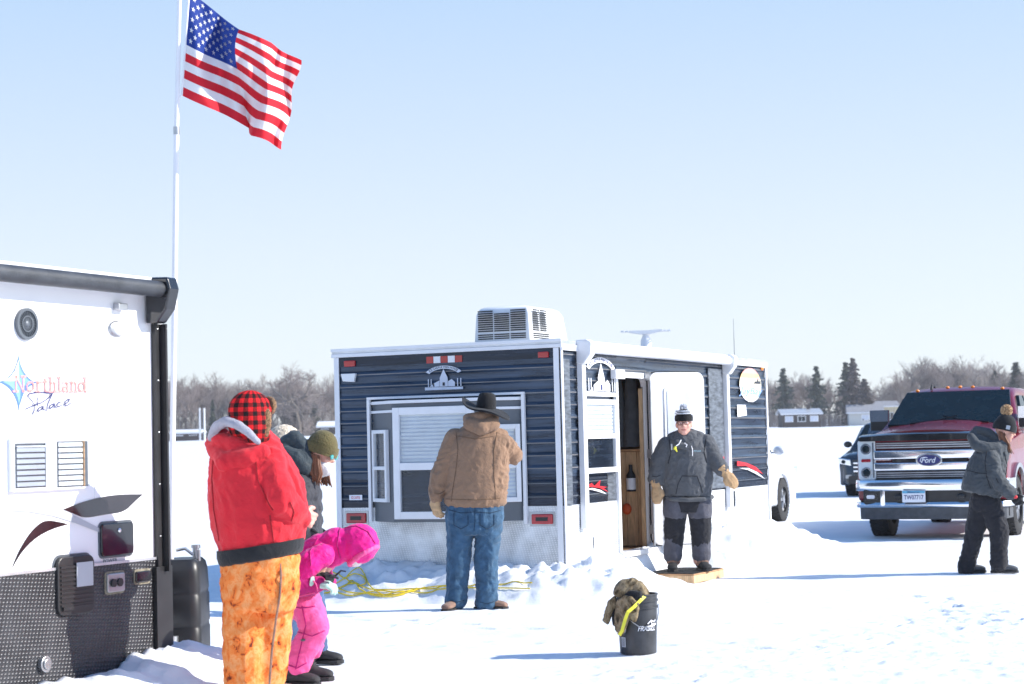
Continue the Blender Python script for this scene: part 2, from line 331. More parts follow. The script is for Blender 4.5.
# bright winter haze low over the horizon, deep blue sky above it
tc=nt.nodes.new('ShaderNodeTexCoord'); sp=nt.nodes.new('ShaderNodeSeparateXYZ'); nt.links.new(tc.outputs['Generated'],sp.inputs[0])
S_=.15; r1=ramp(nt,[(0,(.51/S_/4,.535/S_/4,.55/S_/4)),(.10,(.445/S_/4,.485/S_/4,.535/S_/4)),(.28,(.26/S_/4,.375/S_/4,.54/S_/4)),(.6,(.10/S_/4,.19/S_/4,.42/S_/4))])
nt.links.new(sp.outputs['Z'],r1.inputs[0])
sc4=nt.nodes.new('ShaderNodeVectorMath'); sc4.operation='SCALE'; sc4.inputs['Scale'].default_value=3.72; nt.links.new(r1.outputs[0],sc4.inputs[0])
f_=nt.nodes.new('ShaderNodeMapRange'); f_.interpolation_type='SMOOTHSTEP'; f_.inputs[1].default_value=.25; f_.inputs[2].default_value=.6; f_.inputs[3].default_value=.9; f_.inputs[4].default_value=0; nt.links.new(sp.outputs['Z'],f_.inputs[0])
mx=nt.nodes.new('ShaderNodeMix'); mx.data_type='RGBA'; nt.links.new(f_.outputs[0],mx.inputs[0]); hs=nt.nodes.new('ShaderNodeHueSaturation'); hs.inputs['Saturation'].default_value=1.2; nt.links.new(sky.outputs[0],hs.inputs['Color']); nt.links.new(hs.outputs[0],mx.inputs[6]); nt.links.new(sc4.outputs[0],mx.inputs[7])
bg=nt.nodes['Background']; bg.inputs[1].default_value=S_; nt.links.new(mx.outputs[2],bg.inputs[0])
sc.view_settings.view_transform='Standard'; sc.view_settings.look='None'; sc.view_settings.gamma=1; sc.view_settings.use_curve_mapping=False
sc.view_settings.exposure=.96
sc.cycles.use_denoising=True; sc.cycles.max_bounces=8; sc.cycles.transparent_max_bounces=12
# ================================================================ frames of the two houses
FH=Fr(565,560,17.7,65.55); FW=FH.back(337.5,440)[0]; FL=FH.side(766,430)[0]
LT=Fr(168,640,11.5,64.5); 
# ================================================================ snow
def sstep(a,b,x): t=min(1,max(0,(x-a)/(b-a))); return t*t*(3-2*t)
def rectdist(fr,x,y,x0,x1,y0,y1):
    q=Vector((x,y))-fr.O; u,v=q.dot(fr.a),q.dot(fr.b)
    dx=max(x0-u,0,u-x1); dy=max(y0-v,0,v-y1); return math.hypot(dx,dy),u,v
PR={}
_rp=random.Random(77)
def addprint(x,y,a,l=.30):
    for i in (-1,0,1):
        for j in (-1,0,1): PR.setdefault((int(x*2)+i,int(y*2)+j),[]).append((x,y,math.cos(a),math.sin(a),l))
for k in range(15):      # trails of boot prints
    x=_rp.uniform(-3.2,4.8); y=_rp.uniform(11.3,17.2); a=_rp.uniform(0,6.28)
    for n_ in range(_rp.randrange(5,13)):
        a+=_rp.gauss(0,.12); x+=math.cos(a)*.36; y+=math.sin(a)*.36; s_=(1 if n_%2 else -1)*.09
        addprint(x-math.sin(a)*s_,y+math.cos(a)*s_,a+_rp.gauss(0,.1))
def prints(x,y):
    h=0
    for (px_,py_,c,s_,l) in PR.get((int(x*2),int(y*2)),()):
        dx,dy=x-px_,y-py_; u=(dx*c+dy*s_)/(l*.5); v=(-dx*s_+dy*c)/(l*.2); d=math.hypot(u,v)
        if d<1.7: h+= -.014*(1-sstep(.75,1.05,d))+.006*math.exp(-((d-1.2)/.2)**2)
    return h
STEP=FH.loc(wp(694,583.5,gdz(694,583.5)))
def gh(x,y):
    p=Vector((x,y,0)); h=.018*noise.noise(p*.35)+.008*noise.noise(p*1.7)
    if y<70: h+=.006*noise.noise(p*5)
    near=-7<x<9 and 9<y<26
    def clod(s,o):
        d=noise.voronoi(Vector((x*s+o,y*s,o)))[0][0]; return max(0,.42-d)
    if near:
        u,yy=proj(x,y,0)
        # trampled rough area front right
        t=sstep(0,26,yy-(648-(u-640)*.165))
        t=max(t,.0)*sstep(560,600,yy+ (u-900)*.03)
        if t>0:
            nn=noise.noise(Vector((x*.9,y*.9,3)))
            h+=t*(.042*clod(7,0)*(1+nn)+.038*clod(15,5)+.012*noise.noise(p*11))
        # ruts
        h+=.008*noise.noise(Vector((x*.5,y*6,1)))*(1-t)+prints(x,y)
        for o in (0,1.75):           # tyre ruts crossing the yard
            q=y-(15.6+o)-.10*x-.25*math.sin(x*.5); h+=-.022*math.exp(-(q/.11)**2)*(.7+.5*noise.noise(Vector((x*3,y*3,2))))+.010*math.exp(-((abs(q)-.19)/.05)**2)
    d,u_,v_=rectdist(FH,x,y,-.0,FL,0,FW)
    if d<2.2:
        side=v_<0 and u_>0
        n=noise.noise(p*1.3+Vector((4,2,0)))
        top=(.31+.09*sstep(1.5,4,u_)) if side else .27+.05*sstep(.3,1.5,v_)
        wd=1.15+.35*n+(.25*sstep(.8,-.2,v_) if not side else .1)
        f=1-sstep(0.05,wd,d+.10*noise.noise(p*4))
        # gap in front of the doorway and step
        if side: f*=1-.98*math.exp(-(max(0,abs(u_-(STEP.x+.38))-.50)/.35)**2)*sstep(.02,.25,-v_)
        rough=.13*clod(4.2,9)+.09*clod(9,2)+.05*clod(18,4)+.05*noise.noise(p*7)
        h+=f*(top*(1+.22*n)+rough*min(1,d*4+.25)*1.3)*(1.0)
        if d<1e-6: h=.1
    d,u_,v_=rectdist(LT,x,y,-8,0,0,2.4)
    if d<1.6:
        n=noise.noise(p*1.6+Vector((1,7,0)))
        wd=.85+.2*n; f=1-sstep(.05,wd,d+.08*noise.noise(p*5))
        if u_<-.5: f*=.85
        h+=f*((.20+.10*sstep(-.4,.25,u_))*(1+.3*n)+.13*clod(5,3)+.06*clod(11,1)+.03*noise.noise(p*9))
        if d<1e-6: h=.05
    if y>180:
        h+=sstep(205,285,y)*3.0+sstep(280,600,y)*3+sstep(200,300,y)*.8*noise.noise(Vector((x*.03,y*.02,5)))
    return h
def axis(lo,hi,st,ends,g=1.16):
    n=int((hi-lo)/st); c=[lo+i*st for i in range(n+1)]
    s=st; x=c[-1]
    while x<ends[1]: s=min(s*g,ends[1]*.08); x+=s; c.append(x)
    s=st; x=c[0]; pre=[]
    while x>ends[0]: s=min(s*g,abs(ends[0])*.08+1); x-=s; pre.append(x)
    return pre[::-1]+c
xs=axis(-4.4,5.6,.029,(-640,640)); ys=axis(10.8,20.6,.029,(-60,820),1.10)
nx,ny=len(xs),len(ys)
vs=[]
for y in ys:
    for x in xs: vs+= (x,y,gh(x,y))
me=bpy.data.meshes.new('snow_ground'); me.vertices.add(nx*ny); me.vertices.foreach_set('co',vs)
nf=(nx-1)*(ny-1); fi=[]
for j in range(ny-1):
    for i in range(nx-1): a=j*nx+i; fi+=(a,a+1,a+nx+1,a+nx)
me.loops.add(nf*4); me.loops.foreach_set('vertex_index',fi); me.polygons.add(nf); me.polygons.foreach_set('loop_start',range(0,nf*4,4)); me.polygons.foreach_set('loop_total',[4]*nf)
me.polygons.foreach_set('use_smooth',[True]*nf); me.update(calc_edges=True); me.materials.append(M['snow'])
tag(link('ground',me),kind='structure')
# ================================================================ fish house (dark trailer)
tr=empty('fish_house',(FH.O.x,FH.O.y,0),FH.ang,'dark navy wheeled ice fishing house with its white door standing open','fish house')
ZT=2.34; ZD=FH.side(600,502)[1]; ZB=.08; ZK=FH.side(600,474)[1]
d0=FH.side(617,450)[0]; d1=FH.side(647,450)[0]; dz0=FH.side(630,550)[1]; dz1=FH.side(630,378)[1]
WT=.05
mb=MB()   # siding walls: back & side with doorway
ribbed(mb,MBk,0,FW,ZK,ZT-.0); ribbed(mb,MS,d1,FL,ZK,ZT); ribbed(mb,MS,0,d0,ZK,ZT); 
z=ZK
while z<dz1: z+=.125
ribbed(mb,MS,d0,d1,dz1,ZT)
mb.box(0.002,FL,FW-.03,FW,ZB,ZT); mb.box(FL-.04,FL,0.002,FW,ZB,ZT)
mb.build('siding',['navy','ribedge'],tr,smooth=30)
mb=MB(); ribbed(mb,MBk,0,FW,ZD,ZK,.125,.010); ribbed(mb,MS,d1,FL,ZD,ZK,.125,.010)
ribbed(mb,MS,0.0,FH.side(607,480)[0],ZD,ZK,.125,.01)
mb.slab(MBk,0,FW,ZT-.13,ZT,.005,.02)
mb.build('black_band',['navydark','grey'],tr)
s0=FH.side(607,480)[0]
mb=MB(); ribbed(mb,MS,s0+.004,d0,ZD,ZK,.09,.006); mb.build('scuffed_glare_panel',['streak'],tr)  # paler strip by the doorway, snow reflection painted in its colour
for a_ in ((FH.side(613,400)[0]-.05,d0-.06,ZK+.01,FH.side(606,385)[1]),(FH.side(707,400)[0],FH.side(721,400)[0],ZD+.02,2.22),(.016,.17,ZD,2.2)):
    mb=MB(); mb.slab(MS,*a_,.010,.026); mb.build('scuffed_glare_panel',['streak'],tr)
mb=MB(); mb.slab(MBk,0,FW,ZB,ZD,.0,.012); mb.slab(MS,0,d0,ZB,ZD,0,.012); mb.slab(MS,d1,FL,ZB,ZD,0,.012); mb.slab(MS,d0+.001,d1-.001,ZB,dz0-.04,0,.012)
mb.build('skirt_plate',['dia_alu'],tr)
# inner shell
mb=MB(); mb.box(.05,FL-.05,.05,FW-.05,dz0-.05,dz0-.01); 
mb.box(.05,d0-.0,.03,.05,dz0-.01,ZT-.02); mb.box(d1,FL-.05,.03,.05,dz0-.01,ZT-.02); mb.box(d0,d1,.03,.05,dz1,ZT-.02)
mb.box(.03,.05,.05,FW-.04,dz0-.01,ZT-.02); mb.box(.05,FL-.05,FW-.06,FW-.04,dz0-.01,ZT-.02); mb.box(FL-.06,FL-.045,.05,FW-.06,dz0-.01,ZT-.02)
mb.build('inner_wall',['wood'],tr)
xc=d1+.16; cz=FH.back(630,452,-xc)[1]; bk_=lambda px,py,o=0:FH.back(px,py,-(xc-o))
mb=MB()
for i in range(9): mb.box(xc,xc+.02,.055+i*.125,.055+i*.125+.121,dz0,cz)
mb.build('cabinet_panel',['woodlight'],tr,bev=.003)  # paler wood chosen so the unlit boards look daylit
mb=MB(); mb.box(xc-.02,xc+.9,.05,1.2,cz,cz+.03); mb.build('counter',['wood'],tr,bev=.003)
mb=MB(); 
for k in range(4): mb.tube([(xc+.05,.25+.16*k,cz+.85),(xc+.02,.22+.16*k,cz+.5),(xc+.04,.24+.16*k,cz+.06)],[.05,.085,.10],8)
mb.build('hanging_coat',['charcoal'],tr,smooth=60)
y_,z_=bk_(631,480,.06); mb=MB(); mb.tube([(xc-.06,y_,z_-.12),(xc-.06,y_,z_+.05),(xc-.06,y_,z_+.10),(xc-.06,y_,z_+.16)],[.05,.05,.02,.02],14); mb.build('bottle',['black'],tr,smooth=40)
mb=MB(); mb.tube([(xc-.06,y_,z_-.10),(xc-.06,y_,z_+.02)],.0512,14); mb.build('bottle_label',['whitedec'],tr,smooth=40)
y_,z_=bk_(627,509,.05); mb=MB(); mb.sph((xc-.05,y_,z_),(.04,.05,.06)); mb.build('orange_cup',['orange_h'],tr,smooth=60)
# roof
mb=MB(); mb.box(-.03,FL+.03,-.03,FW+.03,ZT,ZT+.035); mb.build('roof',['alu'],tr,bev=.006)
mb=MB(); mb.slab(MBk,-.035,FW+.035,ZT-.035,ZT+.0,.015,.035); mb.slab(MBk,-.035,FW+.035,ZT+.02,ZT+.05,.028,.042)
mb.slab(MS,-.03,FL+.03,ZT-.06,ZT-.002,.015,.04)
mb.slab(MBk,0.0,.055,ZB+.05,ZT-.037,.015,.028); mb.slab(MBk,FW-.045,FW+.01,ZB+.05,ZT-.037,.015,.028)
mb.slab(MS,-.027,.015,ZB+.05,ZT-.062,.015,.028); mb.slab(MS,FL-.03,FL+.02,ZB+.05,ZT-.062,.015,.03)
mb.build('edge_trim',['white'],tr,bev=.003)
# door frame
mb=MB(); fw=.055
ou=[(d0-fw,dz0)]+[(d0-fw,dz1+fw)]+arc(d1+fw-.12,dz1+fw-.12,.12,90,0,6)+[(d1+fw,dz0)]
inn=[(d0,dz0),(d0,dz1)]+arc(d1-.08,dz1-.08,.08,90,0,6)+[(d1,dz0)]
for (a,b),(c,d) in zip(zip(ou,ou[1:]),zip(inn,inn[1:])): mb.poly(MS,[a,b,d,c],-.05,.032)
mb.slab(MS,d0-fw,d1+fw,dz0-.05,dz0,-.05,.10); mb.slab(MS,d0-.20,d0-fw+.1,dz1-.02,dz1+.07,.034,.09)
mb.build('door_frame',['white'],tr)
mb=MB(); mb.box(d1-.022,d1-.002,.03,.07,dz0,dz1-.1); mb.build('wood_jamb',['woodlight'],tr)
# open door
hx=FH.side(649,450,.05)[0]; hp=Vector((hx,-.055)); E=FH.loc(wp(709,450,19.98)); dv=(Vector((E.x,E.y))-hp).normalized(); dl=.665; dn=Vector((dv.y,-dv.x))
MD=lambda u,o,z:(hp.x+dv.x*u+dn.x*o,hp.y+dv.y*u+dn.y*o,z)
dzb=FH.side(650,545)[1]; dzt=FH.side(660,374)[1]
mb=MB(); mb.poly(MD,rrect(.0,dl,dzb,dzt,.09),0,.035); dor=mb.build('door',['white'],tr,bev=.004)
mb=MB(); mb.poly(MD,rrect(-.01,dl+.01,dzb-.01,dzt+.012,.1),-.012,-.001); mb.build('door_seal',['black'],dor)
wu0,wu1=.20,.50; wz0=dzt-.80; wz1=dzt-.18
mb=MB(); mb.poly(MD,rrect(wu0-.03,wu1+.03,wz0-.03,wz1+.03,.04),.036,.046); mb.build('window_frame',['whiteplastic'],dor)
mb=MB(); mb.poly(MD,rrect(wu0,wu1,wz0,wz1,.03),.047,.052); mb.build('window_pane',['shaded_white_dec'],dor)
mb=MB()
for zz in (dzb+.12,dzb+.9,dzb+1.7): mb.box(hp.x-.03,hp.x+.015,hp.y-.035,hp.y+.015,zz,zz+.09)
mb.tube([(hp.x-.01,hp.y-.03,dzb),(hp.x-.01,hp.y-.03,dzt-.08)],.012,8)
mb.build('hinge',['steel'],dor)
mb=MB(); mb.poly(MD,rrect(.56,.62,dzb+.85,dzb+.98,.02),.036,.06); mb.build('door_latch',['steel'],dor,bev=.004)
# side window
def window(mb_par,m,u0,u1,z0,z1,o=.014,fw=.045,split=.5,blind='top',frame='white'):
    mb=MB(); zm=z0+(z1-z0)*split
    for a,b,c,d in ((u0,u0+fw,z0,z1),(u1-fw,u1,z0,z1),(u0+fw,u1-fw,z0,z0+fw),(u0+fw,u1-fw,z1-fw,z1),(u0+fw,u1-fw,zm-fw/2,zm+fw/2)): mb.slab(m,a,b,c,d,o,o+.04)
    fr=mb.build('window',[frame],mb_par,bev=.004)
    for a,b,nm in ((z0+fw,zm-fw/2,'lower'),(zm+fw/2,z1-fw,'upper')):
        k=MB(); k.slab(m,u0+fw*.8,u1-fw*.8,a,b,o+.001,o+.004); k.build('pane_backing',['navydark' if not(blind=='both' or (blind=='top' and nm=='upper')) else 'shaded_white_dec'],fr)
        if blind=='both' or (blind=='top' and nm=='upper'):
            k=MB(); zz=a+.008
            while zz<b-.008: k.slab(m,u0+fw+.006,u1-fw-.006,zz,zz+.022,o+.006,o+.012); zz+=.036
            k.build('blind',['blind'],fr)
        k=MB(); k.slab(m,u0+fw,u1-fw,a,b,o+.018,o+.022); k.build('pane',['glass'],fr)
    return fr
a=FH.side(579,474); b=FH.side(611,400); window(tr,MS,a[0],b[0],a[1],b[1]+.0,.024,.05,.50,'top')
# decals on the side
def castle(mb,m,cx,cz,w,h,o):
    q=lambda x,z:(cx+x*w,cz+z*h)
    mb.mi=0
    mb.poly(m,[q(-.48,-.5),q(.48,-.5),q(.48,-.40),q(-.48,-.38)],o,o+.003)
    mb.poly(m,[q(-.10,-.37),q(.10,-.37),q(.10,-.02),q(0,.34),q(-.10,-.02)],o,o+.003)
    mb.poly(m,[q(-.24,-.37),q(-.11,-.37),q(-.11,-.12),q(-.24,-.22)],o,o+.003)
    mb.poly(m,[q(.11,-.37),q(.28,-.37),q(.28,-.20),q(.20,-.08),q(.11,-.16)],o,o+.003)
    for x in (-.40,-.33,.34,.42): mb.poly(m,[q(x,-.37),q(x+.02,-.37),q(x+.02,-.05),q(x,-.05)],o,o+.003)
    mb.poly(m,[q(-.36,-.37),q(-.26,-.37),q(-.29,-.27)],o,o+.003)
    A=arc(0,-.02,.52,150,30,14,.5); B=arc(0,-.02,.42,150,30,14,.37)
    for i in range(14): mb.poly(m,[q(*A[i]),q(*A[i+1]),q(*B[i+1]),q(*B[i])],o,o+.002)
    mb.mi=1
    mb.poly(m,[q(-.03,-.34),q(.03,-.34),q(.03,-.2),q(-.03,-.2)],o+.003,o+.004)
    def fn(x,z):
        t=R(90)-x/w*2.05; r=.47*h/ h; rr=.455+ z/h
        return (math.cos(t)*(.47*w)*(1+z/h*1.2), (math.sin(t)*.44*h-.02*h)+z*.9)
    textmesh(mb,m,'ICE CASTLE FISH HOUSE',cx,cz,.085*h,.86*w,o,o+.0045,fn)
a=FH.side(583,396); b=FH.side(613,358)
mb=MB(); castle(mb,MS,(a[0]+b[0])/2,(a[1]+b[1])/2,(b[0]-a[0])*1.02,b[1]-a[1],.028); mb.build('castle_emblem',['whitedec','bluedk'],tr,label='white castle emblem beside the doorway')
a=FH.back(465,389); b=FH.back(425,366)
MBf=lambda u,o,z:(-o,-u,z)
mb=MB(); castle(mb,MBf,-(a[0]+b[0])/2,(a[1]+b[1])/2,abs(b[0]-a[0]),b[1]-a[1],.025); mb.build('castle_emblem',['shaded_white_dec','navydark'],tr,label='pale castle emblem on the rear wall')
def swoosh(pxs,o=.014): return [FH.side(x,y) for x,y in pxs]
mb=MB()
for s in ([(583,487),(589,483),(592,486),(598,480),(597,486),(605,487),(601,488),(606,492),(597,488),(590,487)],[(735,461),(745,463),(754,467),(761,474),(752,470),(744,466),(735,466)],[(716,455),(722,457),(722,461),(716,459)]):
    mb=MB(); mb.poly(MS,swoosh(s),.023,.027); mb.build('red_swoosh',['redpaint'],tr)

mb=MB()
for s in ([(583,489),(590,488),(598,490),(604,494),(597,492),(590,490)],[(737,468),(746,468),(755,472),(763,479),(754,474),(746,470)],[(716,461),(722,462),(722,464),(716,462.5)],[(592,536),(597,535),(597,547),(592,548)]):
    mb=MB(); mb.poly(MS,swoosh(s),.024,.028); mb.build('white_swoosh',['whitedec'],tr)

a=FH.side(738,402); b=FH.side(758.5,369); cx,cz=(a[0]+b[0])/2,(a[1]+b[1])/2; rw,rh=(b[0]-a[0])/2,(b[1]-a[1])/2
mb=MB(); n=24
def band(z0,z1,mi,o=.024):
    mb.mi=mi; pts=[]
    k=8
    for i in range(k+1): z=z0+(z1-z0)*i/k; pts.append((cx+rw*math.sqrt(max(0,1-z*z)),cz+z*rh))
    for i in range(k,-1,-1): z=z0+(z1-z0)*i/k; pts.append((cx-rw*math.sqrt(max(0,1-z*z)),cz+z*rh))
    mb.poly(MS,pts,o,o+.003)
band(.68,.99,0); band(.40,.68,1); band(.0,.40,2); band(-.98,-.0,3)
mb.mi=4; mb.poly(MS,[(cx+rw*.3,cz+.02),(cx+rw*.95,cz+.02),(cx+rw*.9,cz+.06),(cx+rw*.75,cz+.05),(cx+rw*.7,cz+.11),(cx+rw*.6,cz+.05),(cx+rw*.4,cz+.05)],.0275,.030)
mb.mi=0; mb.sph(MS(cx+rw*.72,.024,cz+rh*.42),(rw*.18,.008,rh*.12),10,6)
mb.mi=5; textmesh(mb,MS,'JayBay',cx,cz-rh*.40,rh*.55,rw*2.2,.024,.0305,None,.3)
mb.mi=0; mb.poly(MS,[(cx-rw*.6,cz-rh*.78),(cx+rw*.55,cz-rh*.75),(cx+rw*.5,cz-rh*.69),(cx-rw*.6,cz-rh*.72)],.0275,.029)
mb.build('sunset_emblem',['salmon',mat('peach_decal',(.85,.55,.25),.4),mat('cream_decal',(.85,.78,.60),.4),'whitedec','navydark','bluelt'],tr)
a=FH.side(735.5,417); b=FH.side(744.5,405); mb=MB(); mb.poly(MS,[(a[0],a[1]),(b[0],a[1]+.02),(b[0]-.03,b[1]),(a[0],b[1])],.023,.026); mb.build('paper_notice',['whitedec'],tr)
a=FH.side(760.5,368); mb=MB(); mb.sph(MS(a[0],.02,a[1]),(.05,.02,.035),12,8); mb.build('marker_light',['lensamber'],tr,smooth=50)
# awning
za=FH.side(590,345,.1)[1]; sA=FH.side(582,400,.05)[0]; sB=FH.side(729,400,.08)[0]
mb=MB(); mb.tube([(sA-.02,-.10,2.315),(sB,-.10,2.315)],.052,16); mb.box(sA,sB,-.10,-.04,2.33,2.38)
mb.build('awning_roll',['white'],tr,smooth=40)
for s in (sA,sB):
    mb=MB(); mb.poly(lambda u,o,z:(s+o,-u,z),[(.02,2.16),(.10,2.16),(.17,2.25),(.18,2.36),(.13,2.39),(.02,2.39)],-.05,.07); mb.build('awning_bracket',['white'],tr,bev=.012)
    mb=MB(); zz=FH.side(585,528)[1] if s==sA else .62
    mb.box(s-.035,s+.055,-.075,-.02,zz,2.16); 
    for k in (zz+.05,zz+.6,2.0): mb.cyl((s,-.075,k),(s,-.08,k),.007,n=8)
    mb.build('awning_arm',['white'],tr,bev=.006)
# outlet slot
a=FH.side(732,490); mb=MB(); mb.slab(MS,a[0]+.02,a[0]+.05,.62,.80,.012,.02); mb.build('vent_slot',['navydark'],tr)
# rear lights
for (x0,x1,y0,y1,o) in ((346,357,361,366.5,.018),(539.5,550,352,357.5,.018)):
    a=FH.back(x1,y1); b=FH.back(x0,y0); mb=MB(); mb.slab(MBk,a[0],b[0],a[1],b[1],o,o+.03); mb.build('marker_light',['lensred'],tr,bev=.008)
for (x0,x1,y0,y1) in ((347.5,367.5,513,523),(532.5,554,514,524)):
    a=FH.back(x1,y1); b=FH.back(x0,y0); mb=MB(); mb.slab(MBk,a[0],b[0],a[1],b[1],.012,.035); t=mb.build('tail_light',['lensred'],tr,bev=.01)
    mb=MB(); c=(a[0]+b[0])/2; mb.slab(MBk,c-.06,c+.06,a[1]+.03,b[1]-.03,.036,.039); mb.build('lens_centre',['black'],t)
    mb=MB(); mb.slab(MBk,a[0]-.02,b[0]+.02,a[1]-.02,b[1]+.02,.0125,.018); mb.build('light_bezel',['steel'],t,bev=.003)
a=FH.back(463.5,362); b=FH.back(427.5,357); w=(b[0]-a[0])/5
mb=MB()
for i in range(5): mb.mi=i%2; mb.slab(MBk,a[0]+w*i+.002,a[0]+w*(i+1)-.002,a[1],b[1],.021,.03)
mb.build('reflector_bar',['lensred','white'],tr)
a=FH.back(358,382); b=FH.back(343,374); mb=MB(); mb.poly(MBk,[(a[0]+.02,a[1]),(b[0]-.02,a[1]+.01),(b[0],b[1]),(a[0],b[1])],.015,.05); mb.build('porch_light',['whiteplastic'],tr,bev=.006)
a=FH.back(363,500); b=FH.back(350,495); mb=MB(); mb.slab(MBk,a[0],b[0],a[1],b[1],.013,.016); st=mb.build('sticker',['whitedec'],tr)
mb=MB(); textmesh(mb,MBf,'ICE CASTLE',-(a[0]+b[0])/2,(a[1]+b[1])/2,.025,.10,.016,.018); mb.build('sticker_text',['redpaint'],st)
# bay window, splayed
y1=FH.back(372,450,.02)[0]; y0=FH.back(523,450,.02)[0]; BD=.26
yc1=FH.back(392,450,BD)[0]; yc0=FH.back(473,450,BD)[0]; 
# symmetric
bz0=FH.back(460,522,BD)[1]; bz1=FH.back(440,402,BD)[1]; inset=y1-yc1; yc0=y0+inset
mb=MB(); fl=[(0,y0),(-BD,yc0),(-BD,yc1),(0,y1)]
mb.rings([[(x-.0,y,z) for x,y in fl] for z in (bz0,bz1)]); bay=mb.build('bay_window',['grey'],tr)
mb=MB(); fo=[(-.01,y0-.02),(-BD-.02,yc0-.01),(-BD-.02,yc1+.01),(-.01,y1+.02)]
mb.rings([[(x,y,z) for x,y in fo] for z in (bz1,bz1+.03)]); mb.rings([[(x,y,z) for x,y in fo] for z in (bz1-.085,bz1-.06)])
mb.box(-.05,-.012,y0-.035,y0-.003,bz0-.03,bz1+.05); mb.box(-.05,-.012,y1+.003,y1+.035,bz0-.0,bz1+.05); mb.box(-.05,-.013,y0-.034,y1+.034,bz1+.051,bz1+.075)
mb.build('bay_trim',['white'],bay,bev=.003)
MC=lambda u,o,z:(-BD-o,u,z)
zc0=FH.back(420,519,BD)[1]; zc1=FH.back(420,407,BD)[1]
window(bay,MC,yc0+.03,yc1-.03,zc0,zc1-.0,.002,.07,.47,'top')
def side_face(p,q):
    v=Vector((q[0]-p[0],q[1]-p[1])); l=v.length; v/=l; nn=Vector((v.y,-v.x)); 
    if nn.x>0: nn=-nn
    return (lambda u,o,z:(p[0]+v.x*u+nn.x*o,p[1]+v.y*u+nn.y*o,z)),l
mL,l=side_face((-BD,yc1),(0,y1)); window(bay,mL,.06,l-.06,FH.back(380,502,.12)[1],FH.back(380,430,.12)[1],.002,.035,.47,'none')
mL,l=side_face((0,y0),(-BD,yc0)); window(bay,mL,.04,l-.05,FH.back(510,502,.12)[1],FH.back(510,424,.12)[1],.002,.045,.47,'both')
# roof air conditioner
q=Vector((.45,FH.back(530,330,-.45)[0],0)); ac=empty('air_conditioner',FH.O.to_3d()+Vector((0,0,ZT+.035)),FH.ang,'white louvred air conditioner on the dark fish house roof','air conditioner')
ax0,ay0=q.x,q.y; aw=.60; al=.98; ah=.385
mb=MB(); rs=[]
for z,i in ((0,0.02),(.05,0),(ah*.8,.015),(ah*.95,.04),(ah,.09)):
    e=i+ (.10*(z/ah)**2)
    rs.append([(ax0+i,ay0+i,z),(ax0+al-e-.03,ay0+i,z),(ax0+al-e,ay0+i+.05,z),(ax0+al-e,ay0+aw-i-.05,z),(ax0+al-e-.03,ay0+aw-i,z),(ax0+i,ay0+aw-i,z)])
mb.rings(rs); mb.build('housing',['whiteplastic'],ac,bev=.02,seg=3,smooth=35)
mb=MB()
def slit(m,u0,u1,z0,z1,k):
    h=(z1-z0)/k
    for i in range(k): mb.slab(m,u0,u1,z0+h*i+h*.42,z0+h*(i+1),-.002,.004)
mA=lambda u,o,z:(ax0-.0-o+.002,ay0+u,z); mB=lambda u,o,z:(ax0+u,ay0-o+.002,z)
for c0 in (.045,.22,.395):
    slit(mA,c0,c0+.16,.13,.345 if c0!=.22 else .315,10 if c0!=.22 else 9); slit(mA,c0,c0+.16,.055,.115,3)
for c0 in (.08,.26): slit(mB,c0,c0+.15,.13,.345,10); slit(mB,c0,c0+.20,.055,.115,3)
mb.build('louvre_strip',['black'],ac)  # shaded recesses between the louvres, drawn as raised black strips
# tv antenna and whip
p=Vector((FH.side(646,343,-.5)[0],.5,0)); an=empty('television_antenna',(*(FH.O+FH.a*p.x+FH.b*max(.25,p.y)),ZT+.03),0,'white winged television antenna on the dark fish house roof','antenna')
mb=MB(); mb.tube([(0,0,0),(0,0,.16),(0,0,.22),(0,0,.27)],[.06,.06,.035,.045],12); mb.build('mast',['white'],an,smooth=50)
mb=MB(); mb.poly(lambda u,o,z:(u,o,z),[(-.18,.255),(-.05,.235),(.05,.235),(.18,.265),(.18,.285),(0,.275),(-.18,.275)],-.05,.05)
for s in (-1,1):
    for k in (0,1): mb.cyl((s*(.21+.05*k),-.08,.268),(s*(.21+.05*k),.08,.272),.010,n=6)
    mb.cyl((s*.14,0,.265),(s*.28,0,.27),.010,n=6)
mb.build('wing',['white'],an)
p=Vector((FH.side(734,340,-.12)[0],.12,0)); mb=MB(); mb.tube([(0,0,0),(0,0,.06),(0,0,.5)],[.012,.006,.003],8); w=mb.build('whip_antenna',['steel']); w.location=(*(FH.O+FH.a*p.x+FH.b*max(.06,p.y)),ZT+.02)
tag(w,'thin grey whip antenna at the roof edge of the dark fish house','antenna')
# ================================================================ white trailer at the left
wt=empty('camper_trailer',(LT.O.x,LT.O.y,0),LT.ang,'white ice fishing trailer with black diamond plate skirt, cut off by the picture edge','trailer')
L0=-6.2; LZT=LT.side(120,281)[1]-.01; LZD=LT.side(75,567)[1]
mb=MB(); mb.box(L0,0,0,2.4,LZD,LZT); mb.build('wall',['gel'],wt,bev=.01)
mb=MB(); mb.box(L0+.02,-.004,-.012,2.39,.06,LZD+.0); mb.build('skirt_plate',['dia_blk'],wt)
mb=MB(); mb.box(L0,0,-.018,-.012,LZD-.006,LZD+.01); mb.build('skirt_trim',['alu'],wt)
mb=MB(); mb.box(L0-.02,.02,-.06,2.43,LZT,LZT+.045); mb.build('roof',['white'],wt,bev=.01)
mb=MB(); mb.box(L0,-.02,-.045,-.001,LZT-.055,LZT-.002); mb.build('gutter',['white'],wt,bev=.006)
mb=MB(); s0=LT.side(160,290,.12)[0]; zr=LZT-.03
mb.tube([(L0,-.115,zr),(s0,-.115,zr)],.048,20); mb.build('awning_roll',['vinyl'],wt,smooth=50)
s1=LT.side(172,300,.12)[0]; s1=s0+.11
